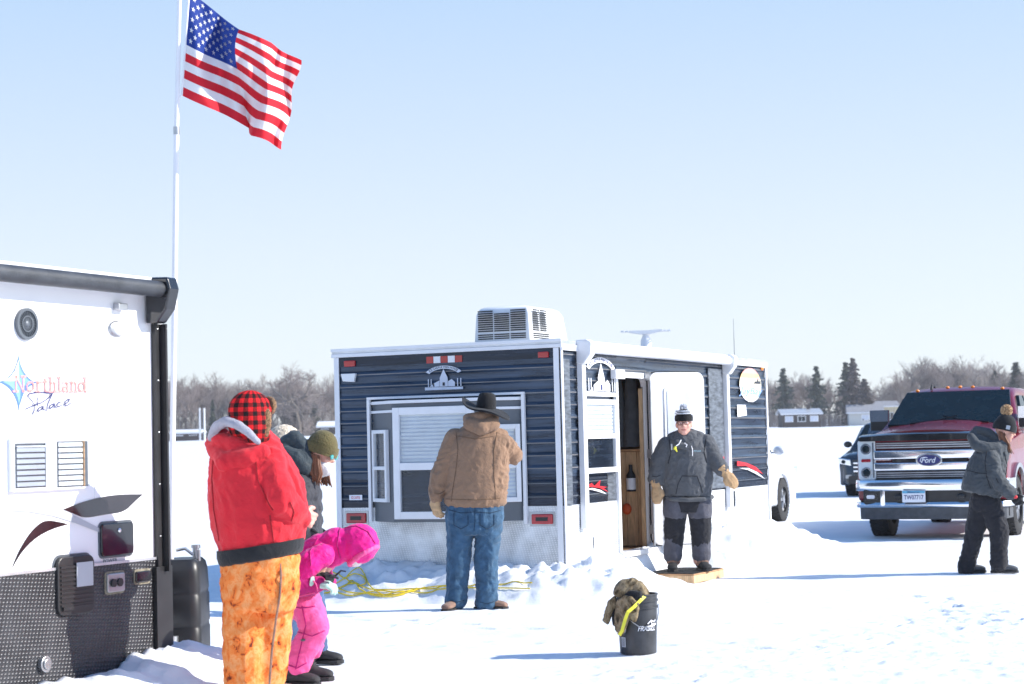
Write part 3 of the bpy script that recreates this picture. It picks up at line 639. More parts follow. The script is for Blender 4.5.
mb=MB(); mb.poly(lambda u,o,z:(s0+o,-u,z),[(.01,zr-.20),(.09,zr-.20),(.16,zr-.12),(.19,zr),(.17,zr+.07),(.05,zr+.075),(.01,zr+.04)],0,.10); mb.build('awning_bracket',['blackgloss'],wt,bev=.012,seg=3)
sa=LT.side(152,400,.0)[0]; sb=LT.side(167,400,.06)[0]
mb=MB(); mb.box(sa,sa+.045,-.03,0,LZD-.05,zr-.2); mb.box(sa+.05,sb-.02,-.06,0,LZD-.05,zr-.2); mb.box(sb-.016,sb,-.07,.01,LZD-.08,zr-.2)
mb.box(sb-.10,-.0,-.04,-.013,.05,LZD-.05); mb.build('awning_arm',['black'],wt,bev=.005)
mb=MB()
for zz in [zr-.23-.0-.31*i for i in range(5)]:
    for s in (sa+.022,sa+.075): mb=MB(); mb.sph((s,-.03 if s<sa+.04 else -.06,zz),.006,8,6); mb.build('screw',['steel'],wt)
mb=MB(); mb.box(sb+.001,sb+.022,-.05,0.01,LZD-.06,zr-.2)
mb.build('corner_trim',['alu'],wt)
c=LT.side(25,324); mb=MB()
def ring(mb,m,cx,cz,r0,r1,o0,o1,n=32):
    for i in range(n):
        a,b=2*PI*i/n,2*PI*(i+1)/n
        mb.poly(m,[(cx+r0*math.cos(a),cz+r0*math.sin(a)),(cx+r1*math.cos(a),cz+r1*math.sin(a)),(cx+r1*math.cos(b),cz+r1*math.sin(b)),(cx+r0*math.cos(b),cz+r0*math.sin(b))],o0,o1)
rr=16.0/F*10.35
mb.cyl(MS(c[0],0,c[1]),MS(c[0],.01,c[1]),rr,n=32); ring(mb,MS,c[0],c[1],rr*.82,rr,.01,.022); ring(mb,MS,c[0],c[1],rr*.45,rr*.52,.01,.02); 
for k in range(28):
    a=2*PI*k/28; mb.strokes(MS,[[(c[0]+rr*.25*math.cos(a),c[1]+rr*.25*math.sin(a)),(c[0]+rr*.85*math.cos(a),c[1]+rr*.85*math.sin(a))]],.003,.01,.017)
mb.sph(MS(c[0],.012,c[1]),(rr*.25,.012,rr*.25)); mb.build('speaker',['grey'],wt,smooth=30)
c=LT.side(118,329); mb=MB(); mb.sph(MS(c[0],.01,c[1]),(.068,.03,.042),20,12); mb.build('porch_light',['whiteplastic'],wt,smooth=60)
mb=MB(); mb.sph(MS(c[0]-.02,.004,c[1]),(.075,.02,.048),20,12); mb.build('light_bezel',['steel'],wt,smooth=60)
c=LT.side(117,307); mb=MB(); mb.box(c[0]-.04,c[0]+.045,-.045,0,c[1]-.02,c[1]+.02); mb.build('awning_switch',['steel'],wt,bev=.005)
c=LT.side(149,310); mb=MB(); mb.box(c[0]-.03,c[0]+.03,-.04,0,c[1]-.03,c[1]+.02); mb.build('roof_clamp',['steel'],wt,bev=.004)
# windows
S=lambda x,y:LT.side(x,y)
a=S(6,503); b=S(94,431); mb=MB(); mb.strokes(MS,[[(a[0],a[1]),(a[0],b[1]),(b[0],b[1]),(b[0],a[1])]],.006,0,.004); 
a=S(8.5,492); b=S(85,437); mb.slab(MS,a[0],b[0],a[1],b[1],.0,.03)
wn=mb.build('window',['white'],wt)
for (x0,y0_,x1,y1_) in ((11,443,41.5,488.5),(53,441,83,487.5)):
    a=S(x0,y1_); b=S(x1,y0_)
    k=MB(); k.slab(MS,a[0],b[0],a[1],b[1],.0305,.033); k.build('pane_surround',['grey'],wn)
    k=MB(); zz=a[1]+.008
    while zz<b[1]-.02: k.poly(lambda u,o,z:MS(u,o,z),[(a[0]+.005,zz),(b[0]-(.02 if x0<50 else .055),zz),(b[0]-(.02 if x0<50 else .055),zz+.022),(a[0]+.005,zz+.022)],.034,.040); zz+=.031
    k.build('blind',['blind' if x0>50 else 'greydec'],wn)
    k=MB()
    if x0<50: k.slab(MS,b[0]-.018,b[0]-.010,a[1],b[1],.041,.046); k.slab(MS,a[0],b[0]-.018,b[1]-.022,b[1]-.014,.041,.046)
    else: k.slab(MS,b[0]-.052,b[0]-.043,a[1],b[1],.034,.046)
    k.build('sash',['whiteplastic' if x0<50 else 'wood'],wn)
    k=MB(); k.slab(MS,a[0],b[0],a[1],b[1],.048,.051); k.build('pane',['glass'],wn)
# logo
def px2(f,pts): return [f(*p) for p in pts]
st=[]
def qb(p0,c,p1,n=8): return [((1-t)**2*p0[0]+2*t*(1-t)*c[0]+t*t*p1[0],(1-t)**2*p0[1]+2*t*(1-t)*c[1]+t*t*p1[1]) for t in [i/n for i in range(n)]]
T_,Rr,B_,Lf=(18.2,355),(36,383),(18.4,411),(-2,382); C=(18.4,382.5)
cr=(21.5,372); crb=(21,392); clb=(15.5,391); clt=(16,373)
star=qb(T_,(21,376),Rr)+qb(Rr,(21,388),B_)+qb(B_,(16,388),Lf)+qb(Lf,(15,378),T_)
mb=MB(); mb.mi=0; mb.poly(MS,px2(LT.side,star),.001,.003)
sc_=lambda pts,k:[(C[0]+(x-C[0])*k,C[1]+(y-C[1])*k) for x,y in pts]
mb.mi=1; mb.poly(MS,px2(LT.side,sc_(star,.80)),.003,.0045)
q1=[C]+sc_(qb(T_,(16,373),(16,373)),.9)
mb.mi=2; mb.poly(MS,px2(LT.side,[(C[0]-.5,360),(C[0]-.3,381),(2,381)]+[(9,377.5),(14,371)]),.0045,.0055)
mb.mi=0; mb.poly(MS,px2(LT.side,[(19.4,404),(20.5,386),(30,385),(24,391)]),.0045,.0055)
mb.build('star_emblem',['bluedec','bluelt','whitedec'],wt)
# slab serif letters "Northland" as strokes in pixel space (baseline y 392 -> 391)
def slabs(): 
    L=[];xp=lambda x:x
    def up(x,y0,y1): return [(x,y0),(x,y1)]
    def sf(x,y,w=1.9): return [(x-w,y),(x+w,y)]
    cap=376.5; bl=391.3; xh=381.3; asc=377
    L+=[up(15,bl,cap),[(15,cap),(22.3,bl)],up(22.3,bl,cap),sf(14.5,bl,2.4),sf(14,cap,1.8),sf(22.5,cap,2.2),sf(22.3,bl,.8)]
    o=lambda cx,rx,cy=386.4,ry=4.4:[(cx+rx*math.cos(t),cy+ry*math.sin(t)) for t in [2*PI*i/12 for i in range(13)]]
    L+=[o(29.5,3.6)]
    L+=[up(37,bl,xh),sf(36.8,bl,2.2),[(35.5,xh),(37,xh)],[(37,383.5),(39,381.8),(41,382.5)]]
    L+=[up(44.5,bl-1,378.5),[(42.5,xh),(47.3,xh)],[(44.5,bl-1),(46,bl),(47.5,bl-.8)]]
    L+=[up(50,bl,asc),sf(50,bl,1.7),[(48.4,asc),(50,asc)],[(50,383.5),(52.5,381.8),(54.3,383)],up(54.3,bl,383),sf(54.5,bl,1.6)]
    L+=[up(58.7,bl,asc),sf(58.7,bl,1.9),[(57,asc),(58.7,asc)]]
    L+=[[(62,382.3),(65,381.6),(66.5,383)],up(66.5,bl-.6,383),[(66.5,386),(63,386.6),(62,389),(63.5,bl),(66.3,389.6)],[(66.5,bl),(67.8,bl)]]
    L+=[up(71,bl,xh),sf(71,bl,1.6),[(69.6,xh),(71,xh)],[(71,383.5),(73.4,381.8),(75.2,383)],up(75.2,bl,383),sf(75.3,bl,1.5)]
    L+=[o(81,3.0),up(84.6,bl,asc),[(83,asc),(84.6,asc)],[(84.6,bl),(86.3,bl)]]
    return L
mb=MB()
for ln in slabs(): mb.strokes(MS,[[LT.side(x,y+.008*(x-15)) for x,y in ln]],.0105,.006,.008)
mb.build('lettering',['salmon'],wt,label='faded red slab serif word Northland')
z5=lambda pts:[(x/1024*110,350+y/652*70) for x,y in pts]
pal=[[(250,430),(290,475),(315,520),(312,560),(295,600)],[(250,432),(262,408),(320,396),(400,395),(455,402),(470,412),(440,450),(380,490),(320,510),(230,550)],
 [(338,440),(340,520)],[(385,525),(355,540),(340,565),(352,572),(385,545),(395,525),(392,550),(410,560)],[(490,385),(465,440),(435,510),(425,570)],
 [(490,500),(460,515),(450,540),(462,545),(490,520),(500,500),(498,530),(515,535)],[(560,485),(535,490),(520,515),(530,530),(565,515)],[(590,510),(630,480),(640,460),(625,458),(598,480),(590,510),(610,522),(650,495)]]
mb=MB()
for ln in pal: mb.strokes(MS,[[LT.side(*p) for p in z5(ln)]],.0055,.006,.008)
mb.build('lettering',['bluedk'],wt,label='thin navy handwritten word Palace')
z8=lambda pts:[(x/684*160,440+y/684*160) for x,y in pts]
def chaikin(P_,n=2):
    for _ in range(n):
        out=[]
        for a_,b_,c_ in zip(P_[-1:]+P_[:-1],P_,P_[1:]+P_[:1]):
            v1=Vector((b_[0]-a_[0],b_[1]-a_[1])); v2=Vector((c_[0]-b_[0],c_[1]-b_[1]))
            if v1.length and v2.length and v1.angle(v2)>R(55): out.append(b_)
            else: out+=[(b_[0]*.75+a_[0]*.25,b_[1]*.75+a_[1]*.25),(b_[0]*.75+c_[0]*.25,b_[1]*.75+c_[1]*.25)]
        P_=out
    return P_
mb=MB(); mb.poly(MS,px2(LT.side,z8(chaikin([(268,297),(340,268),(430,243),(520,232),(610,232),(575,262),(530,308),(450,318),(362,335),(320,318)]))),.002,.004)
mb.poly(MS,px2(LT.side,z8(chaikin([(48,552),(75,480),(120,405),(160,362),(195,342),(250,350),(290,360),(220,380),(150,418),(90,478)]))),.002,.004)
mb.build('black_swoosh',['maroonblk'],wt)
mb=MB(); 
tp=[(-60,262),(20,265),(120,275),(220,295),(320,325),(425,378)]; bt=[(425,396),(320,355),(220,325),(120,308),(20,303),(-60,303)]
for i in range(5): mb.poly(MS,px2(LT.side,z8([tp[i],tp[i+1],bt[4-i],bt[5-i]])),.0045,.006)
mb.build('grey_swoosh',['greydec'],wt)
def hatch(nm,x0,y0_,x1,y1_,m,r=.03,o=.02,lab=None,fr=None):
    a=S(x0,y1_); b=S(x1,y0_)
    mb=MB(); mb.poly(MS,rrect(a[0],b[0],a[1],b[1],r),.0,o); t=mb.build(nm,[m],wt,bev=.006)
    k=MB(); k.poly(MS,rrect(a[0]-.012,b[0]+.012,a[1]-.012,b[1]+.012,r+.01),.0125 if y0_>555 else 0,.0165 if y0_>555 else .006); k.build('rim',[fr or 'grey'],t)
    return t,a,b
t,a,b=hatch('cargo_hatch',99.5,521.5,131,557,'blackgloss',.025)
k=MB(); k.sph(MS((a[0]+b[0])/2+.01,.022,(a[1]+b[1])/2+.05),(.014,.01,.014),10,8); k.build('latch',['chrome'],t,smooth=60)
t,a,b=hatch('heater_door',54,554,90,617,'black',.05,.032)
k=MB()
for i in range(10): zz=a[1]+.05+(b[1]-a[1]-.09)/10*i; k.slab(MS,a[0]+.02,b[0]-.02,zz,zz+.012,.033,.039)
k.slab(MS,a[0]+.03,b[0]-.03,a[1]+.03,a[1]+.05,.033,.045); k.build('louvre_strip',['black'],t)
k=MB(); p=S(71,587); q=S(87,561); k.slab(MS,p[0],q[0],p[1],q[1],.040,.043); t2=k.build('warning_label',['greydec'],t)
t,a,b=hatch('power_socket',104,572,121,593,'steel',.012,.03,fr='dusty')
k=MB()
for i in (0,1): k.cyl(MS(a[0]+.045+.06*i,.03,(a[1]+b[1])/2),MS(a[0]+.045+.06*i,.042,(a[1]+b[1])/2),.024,n=14)
k.build('socket_cap',['black'],t)
t,a,b=hatch('cable_inlet',133,570,147,583,'blackgloss',.012,.03,fr='dusty')
c=S(41,664); mb=MB(); mb.cyl(MS(c[0],.012,c[1]),MS(c[0],.04,c[1]),.045,n=18); mb.cyl(MS(c[0],.04,c[1]),MS(c[0],.05,c[1]),.03,n=18); mb.build('drain_cap',['steel'],wt,bev=.004)
c=S(110,560.5); mb=MB(); textmesh(mb,MS,'POWER',c[0],c[1]+.0,.02,.13,.0,.002); mb.build('small_lettering',['grey'],wt)
# propane cover
x,y=wp(186,600,12.3).xy; pt=empty('propane_tank_cover',(x,y,.0),R(0),'ribbed black tank cover standing at the end of the white trailer','tank cover')
mb=MB(); rs=[]; 
for z,k in ((.10,.92),(.16,1),(.29,1),(.30,.965),(.32,.965),(.33,1),(.50,.99),(.51,.955),(.53,.955),(.54,.98),(.66,.94),(.71,.86),(.735,.7)):
    rs.append([(p[0]*k,p[1]*k,z) for p in rrect(-.14,.115,-.16,.30,.07,4)])
mb.rings(rs); mb.build('shell',['black'],pt,smooth=40)
mb=MB(); mb.cyl((.06,.05,.70),(.06,.05,.80),.022,n=12); mb.tube([(.05,.0,.76),(.0,.0,.80),(-.06,.02,.79)],.01,8); mb.cyl((.06,.05,.80),(.06,.05,.82),.03,n=12); mb.cyl((.09,-.02,.72),(.09,-.02,.79),.012,n=10); mb.build('valve',['steel'],pt,smooth=40)
mb=MB(); mb.cyl((-.07,-.185,.16),(-.07,-.185,.26),.05,n=18); mb.build('jack_foot',['steel'],pt,smooth=40)
mb=MB(); mb.box(-.16,.13,-.1,.25,.02,.10); mb.build('base_tray',['steel'],pt)
# ================================================================ flagpole and flag
D=12.3; base=wp(171.5,560,D); top=wp(181,-60,D); b0=base+(base-top).normalized()*.55
fp=empty('flagpole',(b0.x,b0.y,0),0,'tall white flagpole rising behind the end of the white trailer','flagpole')
rel=lambda p:p-Vector((b0.x,b0.y,0))
mid=wp(176.5,130,D)
mb=MB(); mb.tube([rel(b0),rel(mid)],[.019,.018],16); mb.build('lower_tube',['white'],fp,smooth=50)
mb=MB(); mb.tube([rel(mid),rel(top)],[.016,.014],16); mb.build('upper_tube',['white'],fp,smooth=50)
mb=MB(); mb.tube([rel(mid)-Vector((0,0,.03)),rel(mid)+Vector((0,0,.02))],.021,16); mb.build('joint_collar',['steel'],fp,smooth=50)
mb=MB(); mb.sph(rel(top)+Vector((0,0,.04)),.045); mb.build('finial',['chrome'],fp,smooth=60)
z4=lambda x,y:(150+x*170/727,y*160/684)
rows={0.:[(172,-35),(385,130),(510,180),(640,262)], .54:[(155,192),(365,296),(490,372),(600,440)], 1.:[(140,410),(425,545),(440,582),(575,635)]}
us=[0,.40,.62,1.]
def lerp(a,b,t): return (a[0]+(b[0]-a[0])*t,a[1]+(b[1]-a[1])*t)
def rowpt(r,u):
    P=rows[r]
    for i in range(3):
        if u<=us[i+1]+1e-9: return lerp(P[i],P[i+1],(u-us[i])/(us[i+1]-us[i]))
def fpt(u,v):
    a=rowpt(0.,u); b=rowpt(.54,u); c=rowpt(1.,u)
    l0=(v-.54)*(v-1)/(.54); l1=v*(v-1)/(.54*-.46); l2=v*(v-.54)/(.46)
    p=(a[0]*l0+b[0]*l1+c[0]*l2, a[1]*l0+b[1]*l1+c[1]*l2)
    w=min(1,u*4)
    x,y=p; x+=w*7*math.sin(u*13+v*4)
    y+=w*5*math.sin(u*11+v*3)
    x+=u*u*9*math.sin(v*11+.6)
    dep=w*1.5*(.10*math.sin(u*9.5-v*2.3)+.05*math.sin(u*19+v*4+1)+.02*math.sin(u*31-v*7))+ .25*u
    q=z4(x,y); return wp(q[0],q[1],D+dep-.0)
fl=empty('flag',tuple(wp(186,97,D)),0,'stars and stripes flag flying from the white pole','flag'); fo=wp(186,97,D)
NU,NV=72,65
def fgrid(mb,u0,u1,cells,mi=None):
    pass
for nm,mm,sel in (('field','flag',None),):
    mb=MB(); V={}
    for i in range(NU+1):
        for j in range(NV+1): V[i,j]=mb.bm.verts.new(fpt(i/NU,j/NV)-fo)
    for i in range(NU):
        for j in range(NV):
            s=int((j+.5)/NV*13); canton=(i+.5)/NU<.4 and s<7
            mb.mi=2 if canton else (0 if s%2==0 else 1); mb._f([V[i,j],V[i+1,j],V[i+1,j+1],V[i,j+1]])
    mb.mi=1
    def onf(u,v,o):
        e=.004; p=fpt(u,v); a=fpt(u+e,v)-fpt(u-e,v); b=fpt(u,v+e)-fpt(u,v-e); n=a.cross(b).normalized(); return p+n*o-fo
    for rI in range(9):
        for cI in range(11):
            if (rI+cI)%2==0:
                cu=.4*(cI+1)/12; cv=7/13*(rI+1)/10
                for o in (.0025,-.0025):
                    ps=[]
                    for k in range(10):
                        rr=.030 if k%2==0 else .0125; t=PI/2+k*PI/5
                        ps.append(mb.bm.verts.new(onf(cu+rr*.56*math.cos(t),cv-rr*math.sin(t),o)))
                    cc=mb.bm.verts.new(onf(cu,cv,o))
                    for k in range(10): mb._f([cc,ps[k],ps[(k+1)%10]])
    mb.build('cloth',['fr','fw','fb'],fl,smooth=80)
mb=MB(); mb.tube([fpt(0,v)-fo+Vector((-.006,0,0)) for v in (0,.25,.5,.75,1)],.007,8)
for v in (0.02,1.0): mb.tube([fpt(0,v)-fo,Vector(wp(181 if v<.5 else 177,-6 if v<.5 else 97,D))-fo],.004,6)
mb.build('hoist_rope',['white'],fl)
# ================================================================ soft bodies: people and draped cloth
def remesh(name,mb,mats,parent,voxel=.012,smooth=4,fold=0,fs=(9,9,9),seed=0,label=None,sub=0,fn=None):
    bm=mb.bm; bmesh.ops.recalc_face_normals(bm,faces=bm.faces)
    me=bpy.data.meshes.new('tmp'); bm.to_mesh(me); bm.free(); ob=bpy.data.objects.new('tmp',me); COL.objects.link(ob)
    r=ob.modifiers.new('r','REMESH'); r.mode='VOXEL'; r.voxel_size=voxel; r.use_smooth_shade=True
    if smooth: s=ob.modifiers.new('s','SMOOTH'); s.iterations=smooth; s.factor=.5
    dg=bpy.context.evaluated_depsgraph_get(); dg.update()
    m2=bpy.data.meshes.new_from_object(ob.evaluated_get(dg)); bpy.data.objects.remove(ob); bpy.data.meshes.remove(me)
    m2.name=name
    if fold:
        n=len(m2.vertices); sd_=Vector((seed*3.7,seed*1.9,seed*5.1)); cs=[]
        for v in m2.vertices:
            p=v.co; q=Vector((p.x*fs[0],p.y*fs[1],p.z*fs[2]))+sd_; w_=noise.noise_vector(q*.45)*1.1
            r1=1-2*abs(noise.noise(q*.62+w_)); r2=1-2.2*abs(noise.noise(Vector((q.x*1.5,q.y*1.5,q.z*.8))+w_*1.6)); r3=1-2.2*abs(noise.noise(Vector((q.x+q.z*.8,q.y,q.z*1.7-q.x))*1.25+w_*2))
            d=.30*r1+.42*max(-.2,r2)**1+.40*max(-.2,r3)-.25+.12*noise.noise(q*5)
            k=fn(p) if fn else 1
            c=p+v.normal*d*fold*k; cs+=list(c)
        m2.vertices.foreach_set('co',cs)
    m2.polygons.foreach_set('use_smooth',[True]*len(m2.polygons)); m2.materials.clear()
    for m in (mats if isinstance(mats,list) else [mats]): m2.materials.append(M[m])
    m2.update(); return link(name,m2,parent,label)
class Per:
    def __init__(s,name,px0,fy,label,z0=0,cat='person',dD=0):
        s.D=gdz(px0,fy,z0)+dD; s.S=F/s.D; s.z0=z0; s.x0=wp(px0,fy,s.D).x
        s.root=empty('person',(s.x0,s.D,z0),0,label,cat)
    def v(s,px,py,dy=0):
        q=ray(px,py)*(s.D+dy); return Vector((q.x-s.x0,dy,EZ+q.z-s.z0))
    def r(s,rp): return rp/s.S
    def cap(s,mb,pts,flat=1.0,fdir=None,n=14):
        """pts: (px,py,dy,rpx); tapered chain with round ends; flat scales depth"""
        P=[(s.v(a,b,c),s.r(d)) for a,b,c,d in pts]
        for (p,r),(q,t) in zip(P,P[1:]):
            d=(q-p); L=max(d.length,1e-5); d/=L
            up=Vector((0,1,0)); 
            if abs(d.dot(up))>.95: up=Vector((1,0,0))
            x=d.cross(up).normalized(); y=x.cross(d).normalized(); rs=[]
            for k in range(-4,1): 
                a=k/4*PI/2*.97; rs.append([p+d*(r*math.sin(a))+(x*math.cos(2*PI*j/n)+y*flat*math.sin(2*PI*j/n))*r*math.cos(a) for j in range(n)])
            for k in range(0,5):
                a=k/4*PI/2*.97; rs.append([q+d*(t*math.sin(a))+(x*math.cos(2*PI*j/n)+y*flat*math.sin(2*PI*j/n))*t*math.cos(a) for j in range(n)])
            mb.rings(rs)
    def loft(s,mb,rs,n=20):
        """rs: (pxl,pxr,py,ry metres[,dy]) horizontal elliptical sections"""
        out=[]
        for r in rs:
            l,rr,py,ry=r[:4]; dy=r[4] if len(r)>4 else 0; tl=r[5] if len(r)>5 else 0
            a=s.v(l,py,dy); b=s.v(rr,py+tl,dy); c=(a+b)/2; rx=(b.x-a.x)/2
            out.append([c+Vector((rx*math.cos(t),ry*math.sin(t),(b.z-a.z)/2*math.cos(t))) for t in [2*PI*j/n for j in range(n)]])
        mb.rings(out)
from mathutils.bvhtree import BVHTree
def seam(P,obj,lines,m,r=.0035,name='seam',lift=.0015):
    me=obj.data; t=BVHTree.FromPolygons([v.co+obj.location for v in me.vertices],[tuple(p.vertices) for p in me.polygons])
    o=Vector((-P.x0,-P.D,EZ-P.z0))
    for ln in lines:
        pts=[]
        for (a,b),(c,d) in zip(ln,ln[1:]):
            for k in range(8):
                px=a+(c-a)*k/8; py=b+(d-b)*k/8; q=ray(px,py).normalized(); h=t.ray_cast(o,q)
                if h[0] is not None and (not pts or (h[0]-pts[-1]).length<.12): pts.append(h[0]+h[1]*lift)
        if len(pts)>2: mb=MB(); mb.tube(pts,r,6); mb.build(name,[m],P.root,smooth=60)
def rotm(fwd,up=(0,0,1)):
    f=Vector(fwd).normalized(); u=Vector(up); x=f.cross(u).normalized(); u=x.cross(f).normalized(); return Matrix((x,f,u)).transposed()
def glove(par,w,d,n,side,m,L=.17,curl=.5,name='glove',cuff=.05,wr=.04,label=None):
    """w wrist, d direction, n palm normal, side +1/-1 thumb side"""
    d=Vector(d).normalized(); n=Vector(n); n=(n-d*n.dot(d)).normalized(); l=d.cross(n).normalized()*side; w=Vector(w); k=L/.17; mb=MB()
    def cap(p,q,r,t): 
        mb.tube([p-(q-p).normalized()*r*.7,p,q,q+(q-p).normalized()*t*.7],[r*.6,r,t,t*.6],10)
    mb.tube([w-d*cuff*k,w+d*.0],[wr*1.15,wr],12)
    for o in (-.024,0,.024): cap(w+d*.005*k+l*o*.7*k,w+d*.072*k+l*o*k,.023*k,.021*k)
    for i,(o,ln) in enumerate(((.033,.066),(.011,.078),(-.011,.073),(-.033,.055))):
        b=w+d*.078*k+l*o*k; c=curl*(1+.12*i)
        m1=b+(d*math.cos(c*.6)+n*math.sin(c*.6)+l*o*2.2)*ln*.55*k; m2=m1+(d*math.cos(c*1.7)+n*math.sin(c*1.7))*ln*.55*k
        cap(b-d*.02*k,m1,.0135*k,.0125*k); cap(m1,m2,.0125*k,.0105*k)
    t0=w+d*.02*k+l*.026*k; t1=t0+(d*.6+l*.8+n*.25).normalized()*.045*k; t2=t1+(d*.9+l*.2+n*.35).normalized()*.035*k
    cap(t0,t1,.017*k,.015*k); cap(t1,t2,.015*k,.012*k)
    return remesh(name,mb,m,par,.0045,2,label=label)
def boot(par,an,fwd,m,sole='rubber',L=.29,h=.12,w=.055,name='boot'):
    """an = ground point under the ankle"""
    f=Vector(fwd); f.z=0; f.normalize(); x=f.cross(Vector((0,0,1))); an=Vector(an); mb=MB()
    def P(a,b,c): return an+f*a*L/.29+x*b+Vector((0,0,c))
    def sec(a,wl,z1,z0=.02,n=12): return [P(a,wl*math.cos(t),z0+(z1-z0)*(.5+.5*math.sin(t))) for t in [2*PI*j/n for j in range(n)]]
    mb.rings([sec(-.095,w*.5,.07),sec(-.085,w*.75,.10),sec(-.03,w*.85,.12),sec(.04,w*.88,.115),sec(.09,w*.98,.085),sec(.15,w,.072),sec(.18,w*.8,.06),sec(.19,w*.45,.05)])
    mb.tube([P(-.03,0,.07),P(-.02,0,.13),P(-.02,0,h+.06)],[.05,.052,.055],12)
    o=remesh(name,mb,m,par,.008,2)
    k=MB(); pts=[(-.10,.035),(-.03,.042),(.05,.05),(.12,.057),(.17,.05),(.197,.02),(.197,-.02),(.17,-.05),(.12,-.057),(.05,-.05),(-.03,-.042),(-.10,-.035)]
    k.rings([[P(a,b*w/.055,z) for a,b in pts] for z in (0,.025)]); k.build('sole',[sole],o,bev=.004)
    return o
def headbits(mb,c,Rm,h=.225,chin=1.0):
    """adds a head with jaw, nose, ears, brows into mb; local: x right, y forward, z up"""
    k=h/.225
    def E(p,r,rot=None): mb.sph(c+Rm@(Vector(p)*k),tuple(q*k for q in r),16,12,Rm)
    E((0,-.012,.03),(.074,.095,.085)); E((0,.018,-.03),(.062,.070,.078)); E((0,.050,-.075),(.034,.034,.026)); E((0,.03,-.055),(.052,.045,.045))
    E((0,.086,.012),(.010,.014,.022)); E((0,.098,-.008),(.014,.016,.012)); E((-.011,.089,-.011),(.008,.01,.008)); E((.011,.089,-.011),(.008,.01,.008))
    for s in (-1,1):
        E((s*.074,-.008,.0),(.010,.020,.031)); E((s*.030,.072,.040),(.022,.012,.007)); E((s*.040,.058,-.012),(.022,.022,.020))
    E((0,.078,-.040),(.022,.012,.007)); E((0,.077,-.050),(.018,.011,.006))
def facebits(par,c,Rm,k=1,smile=True):
    for s in (-1,1):
        mb=MB(); mb.sph(c+Rm@(Vector((s*.031,.080,.020))*k),(.011*k,.006*k,.007*k),12,8,Rm); e=mb.build('eye',['whitedec'],par,smooth=60)
        mb=MB(); mb.sph(c+Rm@(Vector((s*.031,.0855,.019))*k),(.0055*k,.003*k,.006*k),10,6,Rm); mb.build('iris',['eye'],e,smooth=60)
        mb=MB(); mb.tube([c+Rm@(Vector(p)*k) for p in ((s*.016,.085,.041),(s*.032,.086,.046),(s*.05,.074,.039))],.0035*k,6); mb.build('eyebrow',['hairgrey'],par)
    mb=MB(); mb.tube([c+Rm@(Vector(p)*k) for p in ((-.026,.076,-.040),(-.012,.089,-.046),(0,.092,-.047),(.012,.089,-.046),(.026,.076,-.040))],[.0025*k,.0045*k,.005*k,.0045*k,.0025*k],8); mb.build('mouth',['lip'],par,smooth=60)
def dome(mb,c,Rm,rx,ry,rz,z0=0,n=24,m=9,lip=.0,taper=0):
    rs=[]
    for i in range(m+1):
        a=i/m*PI/2*.985; rs.append([c+Rm@Vector((rx*math.cos(a)**(1-taper)*math.cos(t),ry*math.cos(a)**(1-taper)*math.sin(t),z0+rz*math.sin(a))) for t in [2*PI*j/n for j in range(n)]])
    mb.rings(rs)
def knit(mb_c,Rm,rx,ry,z0,z1,r,par,m,name='cuff'):
    mb=MB(); rs=[]
    for z,k in ((z0,1),(z0-.004,1.06),((z0+z1)/2,1.09),(z1+.003,1.05),(z1,1)): rs.append([mb_c+Rm@Vector((rx*k*math.cos(t),ry*k*math.sin(t),z)) for t in [2*PI*j/28 for j in range(28)]])
    mb.rings(rs); return mb.build(name,[m],par,smooth=60)
# ---------------------------------------------------------------- man in tan jacket and cowboy hat, seen from behind
P=Per('a',470,610,'man in tan canvas jacket, blue jeans and black cowboy hat seen from behind'); rt=P.root
hc=P.v(486,415,.02); Rh=rotm((.25,.95,.02),(.12,-.05,1))
mb=MB(); headbits(mb,hc,Rh,.22); P.cap(mb,[(486,421,.0,6),(481,436,-.02,7)]); P.cap(mb,[(478,445,0,16),(474,485,0,14),(472,503,0,11)],.6)
P.cap(mb,[(455,445,0,6),(443,475,0,5),(437,497,-.02,4)]); P.cap(mb,[(503,445,.03,6),(513,460,.10,5),(500,445,.35,4)]); P.cap(mb,[(462,515,0,9),(458,560,0,6),(455,596,0,5)]); P.cap(mb,[(483,515,0,9),(486,560,0,6),(488,596,0,5)])
body=remesh('body',mb,'skin',rt,.011,2)
mb=MB(); mb.sph(hc+Rh@Vector((0,-.03,.0)),(.078,.085,.07),16,10,Rh); mb.build('hair',['hairgrey'],rt,smooth=60)
mb=MB(); P.loft(mb,[(448,501,507,.155),(445,506,503,.165),(444,507,490,.17),(446,509,470,.175),(447,510,450,.165),(449,508,440,.15),(455,503,432,.12),(463,497,427,.09),(468,495,423,.07)])
P.cap(mb,[(456,440,0,11.5),(443,470,0,9.5),(440,478,.0,9)],.9); P.cap(mb,[(440,476,0,9.5),(437,489,-.01,8),(435.5,496,-.02,7)]);
P.cap(mb,[(500,441,.0,11.5),(512,455,.05,10)],.9); P.cap(mb,[(512,455,.06,9.5),(503,448,.30,7.5)])
def fnb(p): return .55+.5*sstep(.08,.25,abs(p.x-.03))
j=remesh('jacket',mb,'duck',rt,.009,3,.017,(8,8,9),1,fn=fnb)
seam(P,j,[[(456,432),(458,450),(456,470),(453,488),(451,503)],[(497,432),(494,450),(494,475),(496,503)],[(458,436),(475,439),(496,436)],[(446,499),(475,500),(503,498)],[(434,493),(440,494),(446,490)]],'duckseam')
mb=MB(); P.cap(mb,[(470,424,-.09,7),(481,428,-.13,7.5),(493,424,-.09,7)],.8); P.cap(mb,[(468,419,-.03,5.5),(480,417,-.08,5.5),(494,418,-.03,5)],.9)
remesh('hood',mb,'duck',rt,.009,3,.006,(14,14,14),2)
mb=MB(); P.loft(mb,[(446.5,503,507,.158),(446,503.5,499,.166)]); mb.build('waistband',['duck'],rt,smooth=60)
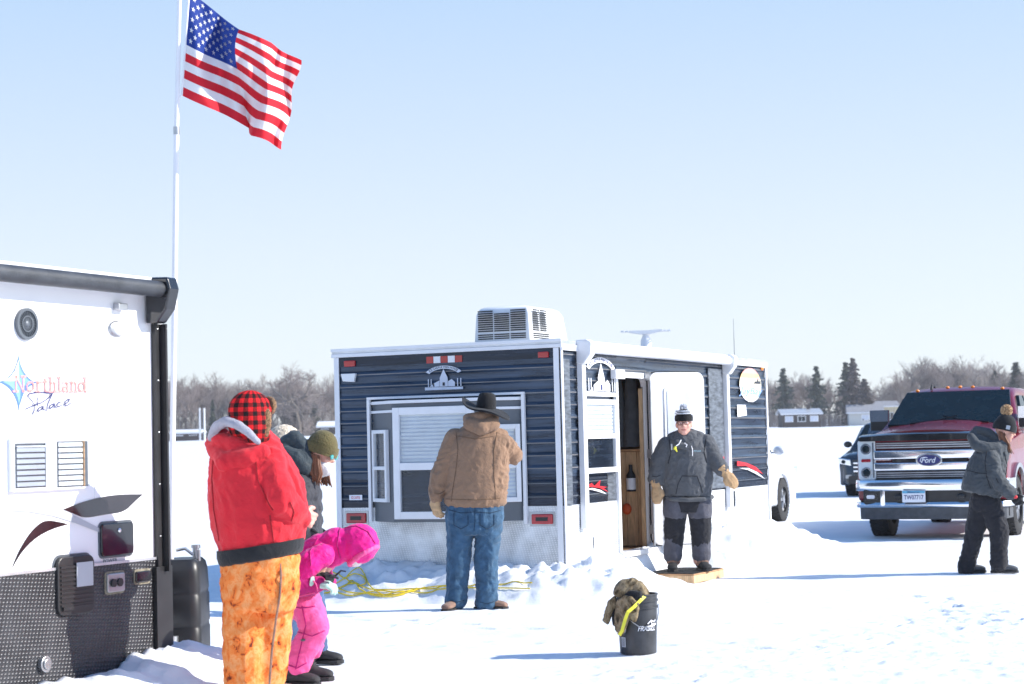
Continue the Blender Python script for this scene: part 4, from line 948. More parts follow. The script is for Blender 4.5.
mb=MB(); P.loft(mb,[(448,503,500,.14),(446,503,512,.15),(446,503,522,.15),(449,501,534,.12)])
P.cap(mb,[(461,520,0,14),(459,555,.01,11.5),(457,592,0,10)],.95); P.cap(mb,[(489,520,0,13.5),(486,555,.01,11.5),(487,594,0,10.5)],.95)
P.cap(mb,[(457,592,0,10),(456,600,0,10.5)]); P.cap(mb,[(487,594,0,10.5),(487,601,.0,11)])
j=remesh('jeans',mb,'denim',rt,.010,2,.018,(9,9,8),3)
seam(P,j,[[(475,507),(475,520),(474,532)],[(449,510),(461,513),(474,512),(490,513),(502,510)],[(454,513),(454,525),(461,529),(468,525),(468,514)],[(480,514),(480,525),(487,529),(494,525),(494,513)],[(450,600),(457,602),(465,600)],[(480,602),(487,604),(495,601)]],'denimseam')
boot(rt,P.v(454,610,0)*Vector((1,1,0)) if False else Vector((P.v(454,610,0).x,0,0)),(-.15,-.4,0),'brownboot',L=.30)
boot(rt,Vector((P.v(486,610,0).x,.02,0)),(.95,-.35,0),'brownboot',L=.30)
glove(rt,P.v(435,498,-.02),(.05,.1,-1),(.6,.5,0),-1,'tan',.21,.5,wr=.045)
mb=MB(); P.cap(mb,[(503,448,.30,6.5),(500,445,.35,6)]); remesh('cuff',mb,'duck',rt,.01,1)
glove(rt,P.v(500,445,.36),(-.5,.5,.7),(0,1,0),1,'tan',.18,.7,wr=.04)
hat_c=hc+Vector((0,0,.045))
mb=MB(); n=40; rs=[]
def brim(t,r): 
    x=r*.215*math.cos(t); y=r*.20*math.sin(t); z=.075*abs(math.cos(t))**3*max(0,(r-.45))/.55
    if math.cos(t)>0: z=-.085*math.cos(t)**2*max(0,(r-.42))/.58+.02*max(0,r-.85)*5*math.cos(t)
    z-=.02*max(0,-math.sin(t))*max(0,r-.4)
    return hat_c+Rh@Vector((x,y,z))
for r,o in ((.40,0),(.6,0),(.8,0),(1.0,0),(1.0,.010),(.8,.010),(.6,.010),(.40,.010)): rs.append([brim(2*PI*j/n,r)+Vector((0,0,o*1.5)) for j in range(n)])
mb.rings(rs,cap=True); hatb=mb.build('hat',['felt'],rt,smooth=60)
mb=MB(); rs=[]
for z,k in ((0,1),(.02,1),(.06,.97),(.10,.93),(.125,.86),(.137,.72),(.125,.45),(.112,.1)): rs.append([hat_c+Rh@Vector((.086*k*math.cos(t)*(1-.12*(z>.09)*abs(math.sin(t))),.100*k*math.sin(t),z+.012*abs(math.sin(t))*(z>.09))) for t in [2*PI*j/28 for j in range(28)]])
mb.rings(rs); mb.build('hat_crown',['felt'],hatb,smooth=60)
# ---------------------------------------------------------------- man standing on the step by the door
bz=.095
P=Per('b',689,570.5,'smiling man in charcoal hoodie and tan mittens standing on the wooden step',z0=bz); rt=P.root
hc=P.v(684,425,-.04); Rh=rotm((-.12,-1,-.02))
mb=MB(); headbits(mb,hc,Rh,.235); P.cap(mb,[(684,436,-.0,7.5),(686,447,.02,9)]); P.cap(mb,[(686,455,0,15),(688,485,0,14)],.7); P.cap(mb,[(664,450,0,6),(657,480,0,5)]); P.cap(mb,[(708,447,0,6),(722,470,-.05,5)]); P.cap(mb,[(677,505,0,9),(675,560,0,6)]); P.cap(mb,[(698,505,0,9),(699,560,0,6)])
remesh('body',mb,'skinred',rt,.010,2); facebits(rt,hc,Rh,1.04)
mb=MB()
for s in (-1,1):
    c=hc+Rh@Vector((s*.034,.098,.022))
    mb.tube([c+Rh@Vector((.026*math.cos(t),0,.019*math.sin(t))) for t in [2*PI*j/14 for j in range(15)]],.0020,6,False); mb.tube([c+Rh@Vector((s*.026,0,.004)),hc+Rh@Vector((s*.080,.0,.02))],.0025,6)
mb.tube([hc+Rh@Vector((-.009,.101,.025)),hc+Rh@Vector((.009,.101,.025))],.0025,6); mb.build('glasses',['black'],rt)
mb=MB(); P.loft(mb,[(664,711,496,.155),(663,712,490,.165),(662,713,478,.175),(662,712,462,.17),(663,711,450,.155),(667,707,441,.13),(673,700,435,.10),(677,695,431,.08)])
P.cap(mb,[(668,446,0,10),(659,462,.0,9.5),(656.5,478,.0,8.5)],.95); P.cap(mb,[(706,444,0,10),(713,457,-.03,8.5),(722,470,-.08,7)],.95)
P.cap(mb,[(656.5,476,0,8.5),(657,480,-.01,7.5)])
j=remesh('hoodie',mb,'charcoal',rt,.010,3,.013,(9,9,11),5)
seam(P,j,[[(669,440),(671,452),(668,465)],[(706,439),(704,452),(707,464)],[(676,494),(678,484),(682,476),(697,476),(700,484),(703,494)],[(652,476),(656,477),(661,475)]],'rib',.004)
mb=MB(); P.cap(mb,[(672,439,-.03,5),(679,445,-.13,3.5),(686,447,-.15,3)],.8); P.cap(mb,[(700,437,-.03,5),(694,444,-.13,3.5),(687,447,-.15,3)],.8); P.cap(mb,[(672,438,.02,5.5),(686,433,.10,6),(700,437,.02,5.5)],.8)
remesh('hood',mb,'charcoal',rt,.008,2,.004,(18,18,18),6)
mb=MB(); P.cap(mb,[(664,497,.01,2.3),(672,499,-.13,2.3),(688,500,-.165,2.3),(704,499,-.13,2.3),(712,497,.01,2.3)]); remesh('hem_rib',mb,'charcoal',rt,.008,1)
mb=MB()
mb.tube([P.v(681,440,-.15),P.v(679,444,-.18),P.v(676,446,-.185)],.006,6); mb.tube([P.v(684.5,443,-.17),P.v(687,445,-.19),P.v(686,447,-.19)],.006,6); mb.tube([P.v(691,444,-.15),P.v(692.5,450,-.19),P.v(692.5,456,-.20)],.004,6)
mb.build('drawstring',['white'],rt,smooth=60)
mb=MB(); mb.box(*(lambda p:(p.x-.008,p.x+.008,p.y-.02,p.y,p.z-.04,p.z+.02))(P.v(671.5,446,-.16))); mb.build('gauge_clip',['steel'],rt,bev=.004)
mb=MB(); p=P.v(675,448,-.185); mb.sph(p,(.014,.01,.02),10,8,Matrix.Rotation(.5,3,'Y')); mb.tube([p,p+Vector((.02,-.0,-.04))],[.012,.006],8); mb.build('yellow_clip',['yellow2'],rt)
mb=MB(); textmesh(mb,lambda u,o,z:tuple(P.v(697.5,451,-.165)+Vector((u,-o,z))),'POLAR',0,0,.018,.075,0,.004); mb.build('chest_lettering',[mat('pale_blue_thread',(.30,.48,.56),.7)],rt)
mb=MB(); P.loft(mb,[(663,711,494,.14),(663,712,505,.15),(665,710,512,.13)])
P.cap(mb,[(676,505,0,12),(674,530,-.01,10.5),(673.5,545,0,9.3)],.95); P.cap(mb,[(699,505,0,12),(701,530,-.01,10.5),(701,545,0,9.3)],.95)
remesh('snow_trousers',mb,'blackpant',rt,.009,3,.008,(9,9,11),7)
mb=MB(); P.cap(mb,[(673.5,538,0,9.8),(673,553,.0,9.3),(673,555,.0,9.5)],.95); P.cap(mb,[(701,538,0,9.8),(701.5,553,.0,9.3),(701.5,555,.0,9.5)],.95); remesh('trouser_gaiter',mb,'greypant',rt,.008,2,.005,(9,9,11),8)
mb=MB(); P.cap(mb,[(676,504,-.015,12.9),(675,512,-.015,12.3)],.95); P.cap(mb,[(699,504,-.015,12.9),(700,512,-.015,12.3)],.95); remesh('trouser_panel',mb,'greypant',rt,.008,2,.004,(9,9,11),9)
mb=MB()
for x0,ys_ in ((664,(515,522,530,538,546)),(711,(505,514,524))):
    mb=MB(); mb.tube([q for y_ in ys_ for q in (P.v(x0+.5,y_-4,-.03),P.v(x0-1,y_,-.02))],.007,6); mb.build('zip_trim',['white'],rt)
for px_ in (673,702):
    p=P.v(px_,570,0); boot(rt,(p.x,-.0,0),(-.12 if px_<680 else .25,-1,0),'rubber',h=.14)
    mb=MB(); q=P.v(px_,561.5,0); mb.tube([(q.x,-.01,q.z-.02),(q.x,-.01,q.z+.02)],.068,14); mb.build('boot_collar',['brownboot'],rt)
def mitten(par,w,d,l,m,L=.24,name='mitten'):
    d=Vector(d).normalized(); l=Vector(l).normalized(); w=Vector(w); mb=MB(); cr=d.cross(l).normalized()
    mb.tube([w-d*.07,w-d*.0],[.062,.050],14)
    for o in (-.022,0,.022): mb.tube([w,w+d*.06+l*o,w+d*.13+l*o*1.1+cr*.01,w+d*.165+l*o*.6+cr*.025,w+d*.18+l*o*.4+cr*.035],[.035,.038,.034,.026,.012],12)
    mb.tube([w+d*.02,w+d*.06+l*.05,w+d*.095+l*.062+cr*.01,w+d*.11+l*.060+cr*.015],[.024,.025,.02,.01],10)
    o=remesh(name,mb,m,par,.007,2,.005,(20,20,20),3)
    return o
mitten(rt,P.v(656.5,486,-.03),(.05,-.15,-1),(.9,-.4,0),'tan'); mitten(rt,P.v(725,473,-.10),(.62,-.15,-.78),(-.7,-.3,-.6),'tan')
cc=hc+Rh@Vector((0,-.008,.058))
mb=MB(); dome(mb,cc,Rh,.084,.100,.105,taper=.25); hat=mb.build('knit_hat',['felt'],rt,smooth=60)
knit(cc,Rh,.086,.102,-.015,.038,.01,hat,'felt')
mb=MB()
for z,k in ((.060,.985),(.083,.90)): mb.tube([cc+Rh@Vector((.084*k*math.cos(t),.100*k*math.sin(t),z)) for t in [2*PI*j/28 for j in range(29)]],.009,6,False)
mb.build('white_stripe',['knitw'],hat,smooth=60)
mb=MB(); 
for i in range(60):
    a=random.Random(i); v=Vector((a.gauss(0,1),a.gauss(0,1),a.gauss(0,1))).normalized(); o=cc+Rh@Vector((0,0,.12)); mb.tube([o,o+v*.04],[.008,.006],5)
mb.build('pompom',['knitw'],hat)
# ---------------------------------------------------------------- large man in red jacket
P=Per('c',252,702,'big man in red jacket, orange camouflage trousers and red plaid trapper hat'); rt=P.root
hc=P.v(252,416,-.07); Rh=rotm((.80,.58,-.12))
mb=MB(); headbits(mb,hc,Rh,.235); P.cap(mb,[(250,428,-.02,10),(247,450,-.02,14)]); P.cap(mb,[(246,470,0,30),(250,540,0,32)],.75); P.cap(mb,[(226,465,0,9),(222,515,0,8)]); P.cap(mb,[(270,465,-.05,9),(285,505,-.05,8),(300,512,.05,7)]); P.cap(mb,[(243,560,0,15),(242,690,0,8)]); P.cap(mb,[(277,560,.1,15),(270,690,.1,8)])
remesh('body',mb,'skinred',rt,.013,2); facebits(rt,hc,Rh,1.04)
mb=MB(); P.loft(mb,[(220,302,553,.225,0,-13),(218,304,545,.24,0,-12),(212,306,530,.255,0,-8),(209,306,505,.255),(209,302,480,.24),(210,292,462,.215),(213,283,448,.18),(218,276,438,.15),(230,268,430,.11)])
P.cap(mb,[(267,461,-.10,17),(275,483,-.17,16),(282,501,-.20,15)],.9); P.cap(mb,[(281,499,-.20,15),(291,511,-.14,13.5),(300,517,-.05,11)],.95)
P.cap(mb,[(225,463,.05,15),(222,500,.12,13),(240,520,.28,11)],.9)
def fnr(p): return 1.3 if p.x>.10 else .8
j=remesh('jacket',mb,'redcoat',rt,.010,3,.016,(7,7,6),11,fn=fnr)
seam(P,j,[[(262,447),(256,462),(258,480),(266,498),(274,512)],[(214,452),(212,480),(214,510),(220,545)],[(270,515),(272,530),(274,544)],[(226,458),(244,462),(258,460)],[(290,502),(294,512),(291,522)]],'redseam',.0045)
mb=MB(); P.cap(mb,[(214,448,-.05,8),(226,462,-.17,10),(246,458,-.20,10),(262,452,-.18,8)],.8); P.cap(mb,[(218,440,-.08,8),(236,446,-.15,9),(252,450,-.16,7)],.8); P.cap(mb,[(214,444,.0,9),(222,436,.06,8)],.9); remesh('hood',mb,'redcoat',rt,.010,3,.010,(8,8,8),12)
mb=MB(); P.cap(mb,[(211,438,-.05,4),(216,427,-.12,5),(226,421,-.17,5),(238,425,-.20,4.5),(249,433,-.21,4),(258,442,-.20,3)],.9); P.cap(mb,[(211,438,.0,4),(217,426,.02,5),(230,421,.02,5)],.9); remesh('fleece_lining',mb,'lining',rt,.008,3,.004,(20,20,20),13)
mb=MB(); rs=[]
for py,l,r_,ry in ((566.5,221,301,.215),(564,219,303,.235),(558,217,304,.245),(551,217,305,.245)):
    a=P.v(l,py,0); b=P.v(r_,py-14,0); c=(a+b)/2; rs.append([c+Vector(((b.x-a.x)/2*math.cos(t),ry*math.sin(t),(b.z-a.z)/2*math.cos(t))) for t in [2*PI*j/36 for j in range(36)]])
mb.rings(rs); mb.build('waist_rib',['rib'],rt,smooth=60)
mb=MB(); P.loft(mb,[(222,299,552,.21),(221,299,570,.21),(221,299,590,.19),(223,294,610,.16)])
P.cap(mb,[(243,580,-.02,21),(243,630,-.02,20),(244,688,-.02,19)],.95); P.cap(mb,[(276,580,.06,21),(272,630,.06,19),(266,688,.06,17.5)],.95)
remesh('camouflage_trousers',mb,'ocamo',rt,.012,3,.016,(7,7,7),14)
mb=MB(); mb.tube([P.v(a,b,c) for a,b,c in ((280,562,-.16),(281,575,-.175),(280,595,-.165),(276,620,-.15),(272,650,-.14),(269,692,-.13))],.007,6); mb.build('side_zip',['brownboot'],rt)
for px_,dy in ((242,-.02),(268,.08)): boot(rt,(P.v(px_,690,dy).x,dy,0),(.7,.7,0),'brownboot',L=.32,w=.062)
glove(rt,P.v(302,515,-.02),(.6,.6,-.35),(-.4,.8,0),1,'skinred',.17,.9,name='hand',wr=.035,cuff=.03)
mb=MB(); E=lambda p,r:mb.sph(hc+Rh@Vector(p),r,20,14,Rh)
E((0,-.015,.025),(.108,.130,.120)); E((.0,-.07,-.04),(.092,.066,.10)); E((.080,-.01,-.06),(.038,.075,.11)); E((-.080,-.01,-.06),(.038,.075,.11)); E((.062,.050,-.13),(.032,.055,.055)); E((-.062,.050,-.13),(.032,.055,.055))
h=remesh('trapper_hat',mb,'plaid',rt,.007,3); 
co_=[v.co-hc for v in h.data.vertices]; h.data.vertices.foreach_set('co',[c for v in co_ for c in v]); h.location=hc
mb=MB(); mb.sph(Rh@Vector((0,.098,.065)),(.072,.028,.055),16,10,Rh); mb.sph(Rh@Vector((.088,.045,-.04)),(.022,.028,.085),12,8,Rh)
f=remesh('fur_trim',mb,'fur',h,.006,1,.012,(60,60,60),4)
# ---------------------------------------------------------------- woman in olive beanie
P=Per('d',298,666,'woman in olive knit beanie, white face scarf and dark puffer jacket leaning forward'); rt=P.root
hc=P.v(321,456,.0); Rh=rotm((.88,-.30,-.30),(.28,0,1))
mb=MB(); headbits(mb,hc,Rh,.22); P.cap(mb,[(316,466,0,7),(306,476,.0,9)]); P.cap(mb,[(302,490,0,14),(296,545,0,15)],.75); P.cap(mb,[(296,488,-.05,7),(303,515,-.08,6)]); P.cap(mb,[(291,560,0,11),(289,640,0,7)]); P.cap(mb,[(303,560,.08,11),(318,640,.08,7)])
remesh('body',mb,'skin',rt,.010,2); facebits(rt,hc,Rh)
mb=MB(); P.loft(mb,[(279,316,556,.16),(278,321,545,.18),(279,322,520,.18),(281,322,500,.175),(284,320,486,.16),(290,314,475,.11),(295,312,468,.08)])
P.cap(mb,[(298,484,-.10,11),(301,505,-.15,10),(303,525,-.12,9)],.9); P.cap(mb,[(303,484,.12,11),(308,505,.15,10),(312,525,.15,9)],.9)
def quilt(me):
    for v in me.vertices: v.co=v.co+v.normal*.012*(abs(math.sin((v.co.z+v.co.x*.15)*PI/.085))-.5)
j=remesh('puffer_jacket',mb,'puffer',rt,.009,3,.010,(9,9,9),21); quilt(j.data)
mb=MB(); P.cap(mb,[(284,452,-.02,8),(286,444,.0,8),(295,438,.0,8),(303,448,-.02,8),(306,462,-.06,8)],1.0); P.cap(mb,[(286,455,-.05,9),(296,458,-.07,9),(304,468,-.08,8)],1); remesh('hood',mb,'hoodnavy',rt,.009,3,.008,(12,12,12),22)
mb=MB(); mb.sph(hc+Rh@Vector((0,.035,-.065)),(.066,.075,.06),16,12,Rh); mb.sph(hc+Rh@Vector((0,.0,-.10)),(.07,.075,.04),16,12,Rh); remesh('face_scarf',mb,'maskw',rt,.007,2,.006,(30,30,30),3)
cc=hc+Rh@Vector((0,-.012,.030)); mb=MB(); dome(mb,cc,Rh,.092,.112,.142,taper=.15); hat=mb.build('knit_beanie',['olive'],rt,smooth=60); knit(cc,Rh,.092,.111,-.012,.045,.01,hat,'olive')
mb=MB()
for s in (-1,1): mb.sph(hc+Rh@Vector((s*.034,.094,.018)),(.028,.008,.018),12,8,Rh)
mb.tube([hc+Rh@Vector((.05,.088,.022)),hc+Rh@Vector((.084,.0,.02))],.005,6); mb.build('sunglasses',['teal'],rt,smooth=60)
mb=MB(); rr=random.Random(3)
for i in range(46):
    a=rr.uniform(-1.15,1.1); s=1 if i%2 else -1; o=Vector((s*(.070+.012*rr.random()),.02-.05*rr.random()-.03*abs(a)*.5,.0)); q=hc+Rh@o
    mb.tube([q,q+Vector((rr.uniform(-.01,.01),-.012,-.06)),q+Vector((rr.uniform(-.02,.02),-.02,-.12)),q+Vector((rr.uniform(-.005,.03),-.02,-.17-.03*rr.random()))],[.010,.012,.010,.004],6)
mb.build('hair',['hair'],rt,smooth=70)
mb=MB(); P.cap(mb,[(291,560,0,15),(288,610,0,12.5),(288,652,0,10.5)],.95); P.cap(mb,[(303,560,.08,14),(314,610,.10,12),(318,650,.12,9)],.95); remesh('jeans',mb,'denim2',rt,.011,3,.014,(9,9,9),23)
boot(rt,(P.v(287,666,0).x,0,0),(.95,-.2,0),'rubber',h=.17); boot(rt,(P.v(315,666,.12).x,.12,0),(.95,-.2,0),'rubber',h=.17)
glove(rt,P.v(303,529,-.11),(.5,-.1,-.8),(.5,.5,0),1,'rib',.16,.6); glove(rt,P.v(312,529,.15),(.5,0,-.8),(.5,-.5,0),-1,'rib',.16,.6)
# ---------------------------------------------------------------- person in cream fleece hat (mostly hidden)
P=Per('e',280,648,'person in cream patterned fleece hat, mostly hidden behind the red jacket'); rt=P.root
hc=P.v(286,445,.0); Rh=rotm((.8,.35,-.35),(.25,0,1))
mb=MB(); headbits(mb,hc,Rh,.22); P.cap(mb,[(280,456,0,6),(276,466,.0,8)]); P.cap(mb,[(274,475,0,12),(272,530,0,13)],.75); P.cap(mb,[(272,540,0,10),(270,630,0,6)]); P.cap(mb,[(280,540,.08,10),(278,630,.08,6)]); P.cap(mb,[(270,475,-.1,6),(278,510,-.12,5)]);P.cap(mb,[(276,475,.12,6),(284,510,.12,5)])
remesh('body',mb,'skin',rt,.011,2); facebits(rt,hc,Rh)
mb=MB(); E=lambda p,r:mb.sph(hc+Rh@Vector(p),r,20,14,Rh)
E((0,-.02,.03),(.105,.125,.108)); E((.07,-.02,-.045),(.038,.06,.09)); E((-.07,-.02,-.045),(.038,.06,.09)); E((0,-.07,-.04),(.08,.05,.08)); remesh('fleece_hat',mb,'cream',rt,.008,2,.010,(40,40,40),5)
mb=MB(); P.loft(mb,[(256,290,546,.16),(255,291,520,.165),(257,291,490,.16),(261,288,475,.14),(268,284,464,.09)]); P.cap(mb,[(272,478,-.12,9),(276,500,-.16,8.5),(282,515,-.13,8)]); P.cap(mb,[(276,478,.12,9),(280,500,.16,8.5),(286,515,.14,8)]); remesh('parka',mb,'hoodnavy',rt,.011,3,.014,(9,9,9),24)
mb=MB(); P.cap(mb,[(270,545,0,12),(268,590,0,10.5),(267,632,0,8.5)]); P.cap(mb,[(279,545,.08,12),(278,590,.1,10.5),(277,632,.1,8.5)]); remesh('jeans',mb,'denim2',rt,.012,3,.012,(9,9,9),25)
boot(rt,(P.v(266,646,0).x,0,0),(.9,.3,0),'rubber',h=.15); boot(rt,(P.v(277,646,.1).x,.1,0),(.9,.3,0),'rubber',h=.15)
glove(rt,P.v(283,518,-.13),(.5,-.1,-.8),(.5,.5,0),1,'rib',.15,.6); glove(rt,P.v(287,518,.14),(.5,0,-.8),(.5,-.5,0),-1,'rib',.15,.6)
# ---------------------------------------------------------------- child in pink
P=Per('f',302,685,'child in hot pink hooded snow suit bending forward beside the red jacket'); rt=P.root
hc=P.v(357,549,.0); Rh=rotm((.55,-.15,-.9),(.85,0,.5))
mb=MB(); headbits(mb,hc,Rh,.20); P.cap(mb,[(347,545,0,8),(335,548,0,9)]); P.cap(mb,[(330,552,0,13),(306,580,0,13)],.8); P.cap(mb,[(322,565,-.1,6),(310,580,-.1,5),(325,578,-.1,5)]); P.cap(mb,[(306,592,0,9),(312,625,-.02,7),(299,660,-.02,6)]); P.cap(mb,[(303,592,.1,9),(312,625,.12,7),(310,650,.12,6)])
remesh('body',mb,'skin',rt,.010,2); facebits(rt,hc,Rh,.9)
mb=MB(); mb.sph(hc+Rh@Vector((0,.02,-.04)),(.06,.075,.05),16,12,Rh); remesh('face_scarf',mb,'maskw',rt,.008,2,.006,(30,30,30),3)
mb=MB(); E=lambda p,r:mb.sph(hc+Rh@Vector(p),r,20,14,Rh)
E((0,-.022,.02),(.112,.120,.126)); E((0,-.05,-.06),(.10,.085,.09)); P.cap(mb,[(345,543,0,14),(335,543,0,15)],1)
P.cap(mb,[(334,548,0,17.5),(320,553,0,18.5),(308,562,0,18),(302,568,0,17)],.85)
P.cap(mb,[(322,556,-.13,12),(309,563,-.17,12),(300,574,-.16,11)],.95); P.cap(mb,[(328,556,.13,12),(318,570,.16,11)],.95)
j=remesh('jacket',mb,'pink',rt,.007,3,.010,(11,11,10),31)
seam(P,j,[[(340,528),(337,545),(341,560)],[(318,538),(310,552),(311,568)],[(345,528),(356,526),(368,532),(376,545)]],'plum',.004)
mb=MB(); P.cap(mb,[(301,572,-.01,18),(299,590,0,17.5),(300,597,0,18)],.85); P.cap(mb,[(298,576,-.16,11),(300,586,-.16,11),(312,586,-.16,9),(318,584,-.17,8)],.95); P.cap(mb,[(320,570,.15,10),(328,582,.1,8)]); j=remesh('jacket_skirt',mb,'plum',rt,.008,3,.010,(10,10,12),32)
seam(P,j,[[(284,592),(300,596),(317,592)],[(310,577),(316,584),(318,592)],[(290,572),(300,566),(312,566)]],'pinkp',.004)
mb=MB(); E=lambda p,r:mb.sph(hc+Rh@Vector(p),r,20,14,Rh)
for i in range(26):
    t=2*PI*i/26; q=hc+Rh@Vector((.088*math.cos(t),.055,.098*math.sin(t)+.012)); mb.sph(q,.016,8,6)
remesh('hood_trim',mb,'pinkp',rt,.007,1,.006,(50,50,50),3)
mb=MB(); P.cap(mb,[(301,600,0,18),(302,604,0,18)],.85); P.cap(mb,[(306,604,-.04,16),(315,628,-.06,14),(309,640,-.05,13.5),(299,658,-.04,13),(297,664,-.04,13)],.9); P.cap(mb,[(303,604,.10,14),(314,630,.16,12),(312,648,.18,11)],.9); j=remesh('snow_trousers',mb,'pinkp',rt,.008,3,.011,(9,9,12),33)
seam(P,j,[[(285,604),(300,608),(317,606)],[(302,606),(306,625),(300,650),(295,672)],[(298,632),(312,636),(326,630)],[(286,664),(297,668),(308,662)]],'plum',.004)
mb=MB(); mb.sph(P.v(303,640,-.13),(.015,.006,.008)); mb.build('trouser_logo',['grey'],rt)
boot(rt,(P.v(294,683,-.04).x,-.04,0),(.9,-.25,0),'rubber',L=.25,h=.13,w=.05); boot(rt,(P.v(307,683,.2).x,.2,0),(.95,-.1,0),'rubber',L=.25,h=.16,w=.05)
glove(rt,P.v(318,584,-.18),(.95,-.1,-.1),(0,.3,-1),1,'mint',.15,.7,wr=.04,label='mint green glove'); glove(rt,P.v(316,574,-.08),(.9,-.3,-.1),(0,0,-1),-1,'rib',.16,.8,wr=.045,label='black glove')
mb=MB(); a=P.v(326,577,-.2); mb.tube([a,a+Vector((.05,0,-.005))],[.022,.018],10); mb.tube([a+Vector((.03,-.015,.01)),a+Vector((.075,-.01,-.01))],[.01,.006],8); mb.tube([a+Vector((.05,0,0)),a+Vector((.09,0,.035)),a+Vector((.12,0,.03))],[.008,.006,.004],6)
rod=mb.build('fishing_reel',['black'],None,smooth=50); rod.location=rt.location; tag(rod,"small black fishing reel held in the pink child's gloved hands",'fishing reel')
# ---------------------------------------------------------------- woman walking at the right
P=Per('g',985,573,'woman in grey hooded jacket and black pompom hat walking past the red pickup'); rt=P.root
hc=P.v(1005,432,.0); Rh=rotm((.93,-.22,-.25),(.15,0,1))
mb=MB(); headbits(mb,hc,Rh,.225); P.cap(mb,[(1002,438,0,5.5),(998,449,.0,7)]); P.cap(mb,[(993,460,0,11),(984,497,0,12)],.8); P.cap(mb,[(990,462,-.1,5),(999,485,-.1,4.5),(1010,493,-.1,4)]); P.cap(mb,[(982,505,.03,8),(975,530,.05,6),(970,552,.07,4.5),(966,566,.08,4.5)]); P.cap(mb,[(990,505,-.04,8),(999,530,-.08,6),(999,548,-.08,4.5),(999,562,-.06,4.5)]); P.cap(mb,[(996,462,.12,5),(985,485,.14,4.5)])
remesh('body',mb,'skin',rt,.010,2); facebits(rt,hc,Rh)
mb=MB(); rs=[]
for l,r_,py,ry,tl in ((963,999,490,.15,9),(962,1002,487,.165,9),(964,1004,478,.17,7),(968,1006,465,.165,4),(974,1009,453,.15,2),(979,1010,446,.12,0),(986,1008,441,.08,0)):
    a=P.v(l,py,0); b=P.v(r_,py+tl,0); c=(a+b)/2; rs.append([c+Vector(((b.x-a.x)/2*math.cos(t),ry*math.sin(t),(b.z-a.z)/2*math.cos(t))) for t in [2*PI*j/20 for j in range(20)]])
mb.rings(rs); P.cap(mb,[(991,457,-.11,8.5),(994,474,-.16,8),(1001,485,-.17,7.5)],.95); P.cap(mb,[(1001,485,-.17,7.5),(1009,492,-.17,6.2),(1011,494,-.17,5.8)],.95); P.cap(mb,[(994,456,.12,8),(988,478,.17,7),(984,486,.17,6)])
j=remesh('jacket',mb,'greyjkt',rt,.009,3,.016,(9,9,11),41)
seam(P,j,[[(987,449),(985,462),(987,478),(991,490)],[(966,470),(978,473),(988,474)],[(996,478),(999,484)],[(1004,452),(1007,465),(1005,480)]],'rib',.004)
mb=MB(); P.cap(mb,[(972,436,.03,4),(977,430,.03,4),(988,433,.03,5),(997,441,0,5)]); P.cap(mb,[(971,437,-.04,4),(976,445,-.07,5.5),(986,448,-.10,6),(997,447,-.09,4.5)]); P.cap(mb,[(974,437,-.0,4),(984,444,0,7)]); remesh('hood',mb,'greyjkt',rt,.009,3,.006,(14,14,14),42)
mb=MB(); P.cap(mb,[(984,498,0,13),(983,505,0,12.5)],.9); P.cap(mb,[(982,505,.03,12.5),(975,530,.05,9.5),(970,552,.07,8),(966,568,.08,8.5)],.95); P.cap(mb,[(990,505,-.04,11.5),(999,530,-.08,9.5),(999,548,-.08,8),(999,563,-.06,8.5)],.95); remesh('trousers',mb,'blackpant',rt,.009,3,.014,(9,9,10),43)
boot(rt,(P.v(968,572,.08).x,.08,0),(1,-.1,0),'charcoal',L=.27,h=.07,w=.045); boot(rt,(P.v(1000,572,-.05).x,-.05,0),(1,-.15,0),'charcoal',L=.27,h=.07,w=.045)
glove(rt,P.v(1012,495,-.17),(.6,0,-.8),(.3,.6,.3),1,'rib',.17,.5,wr=.045,label='black glove with red patch')
mb=MB(); mb.sph(P.v(1015.5,497,-.21),(.022,.012,.018)); mb.build('glove_patch',['redpaint'],rt)
glove(rt,P.v(984,490,.17),(-.1,0,-1),(1,0,0),1,'rib',.16,.4,wr=.04)
cc=hc+Rh@Vector((0,-.012,.028)); mb=MB(); dome(mb,cc,Rh,.094,.114,.150,taper=.3); hat=mb.build('knit_hat',['rib'],rt,smooth=60); knit(cc,Rh,.092,.111,-.012,.055,.01,hat,'rib')
mb=MB(); rr=random.Random(8)
for i in range(150):
    v=Vector((rr.gauss(0,1),rr.gauss(0,1),rr.gauss(0,1))).normalized(); o=cc+Rh@Vector((0,-.02,.19)); mb.tube([o,o+v*.062],[.011,.007],5)
mb.build('pompom',['pom'],hat)
mb=MB(); mb.poly(lambda u,o,z:tuple(cc+Rh@Vector((.097+o,.03+u,z+.02))),rrect(-.02,.02,-.02,.02,.005),0,.004); mb.build('hat_badge',['greydec'],hat)
mb=MB()
for i in range(44):
    s=1 if i%2 else -1; o=Vector((s*(.064+.012*rr.random()),-.005-.06*rr.random(),-.01)); q=hc+Rh@o
    mb.tube([q,q+Vector((.005,rr.uniform(-.01,.01),-.05)),q+Vector((.025+.02*rr.random(),rr.uniform(-.02,.01),-.12)),q+Vector((.05+.04*rr.random(),-.02,-.17-.05*rr.random()))],[.008,.010,.008,.003],6)
mb.build('hair',['hair'],rt,smooth=70)
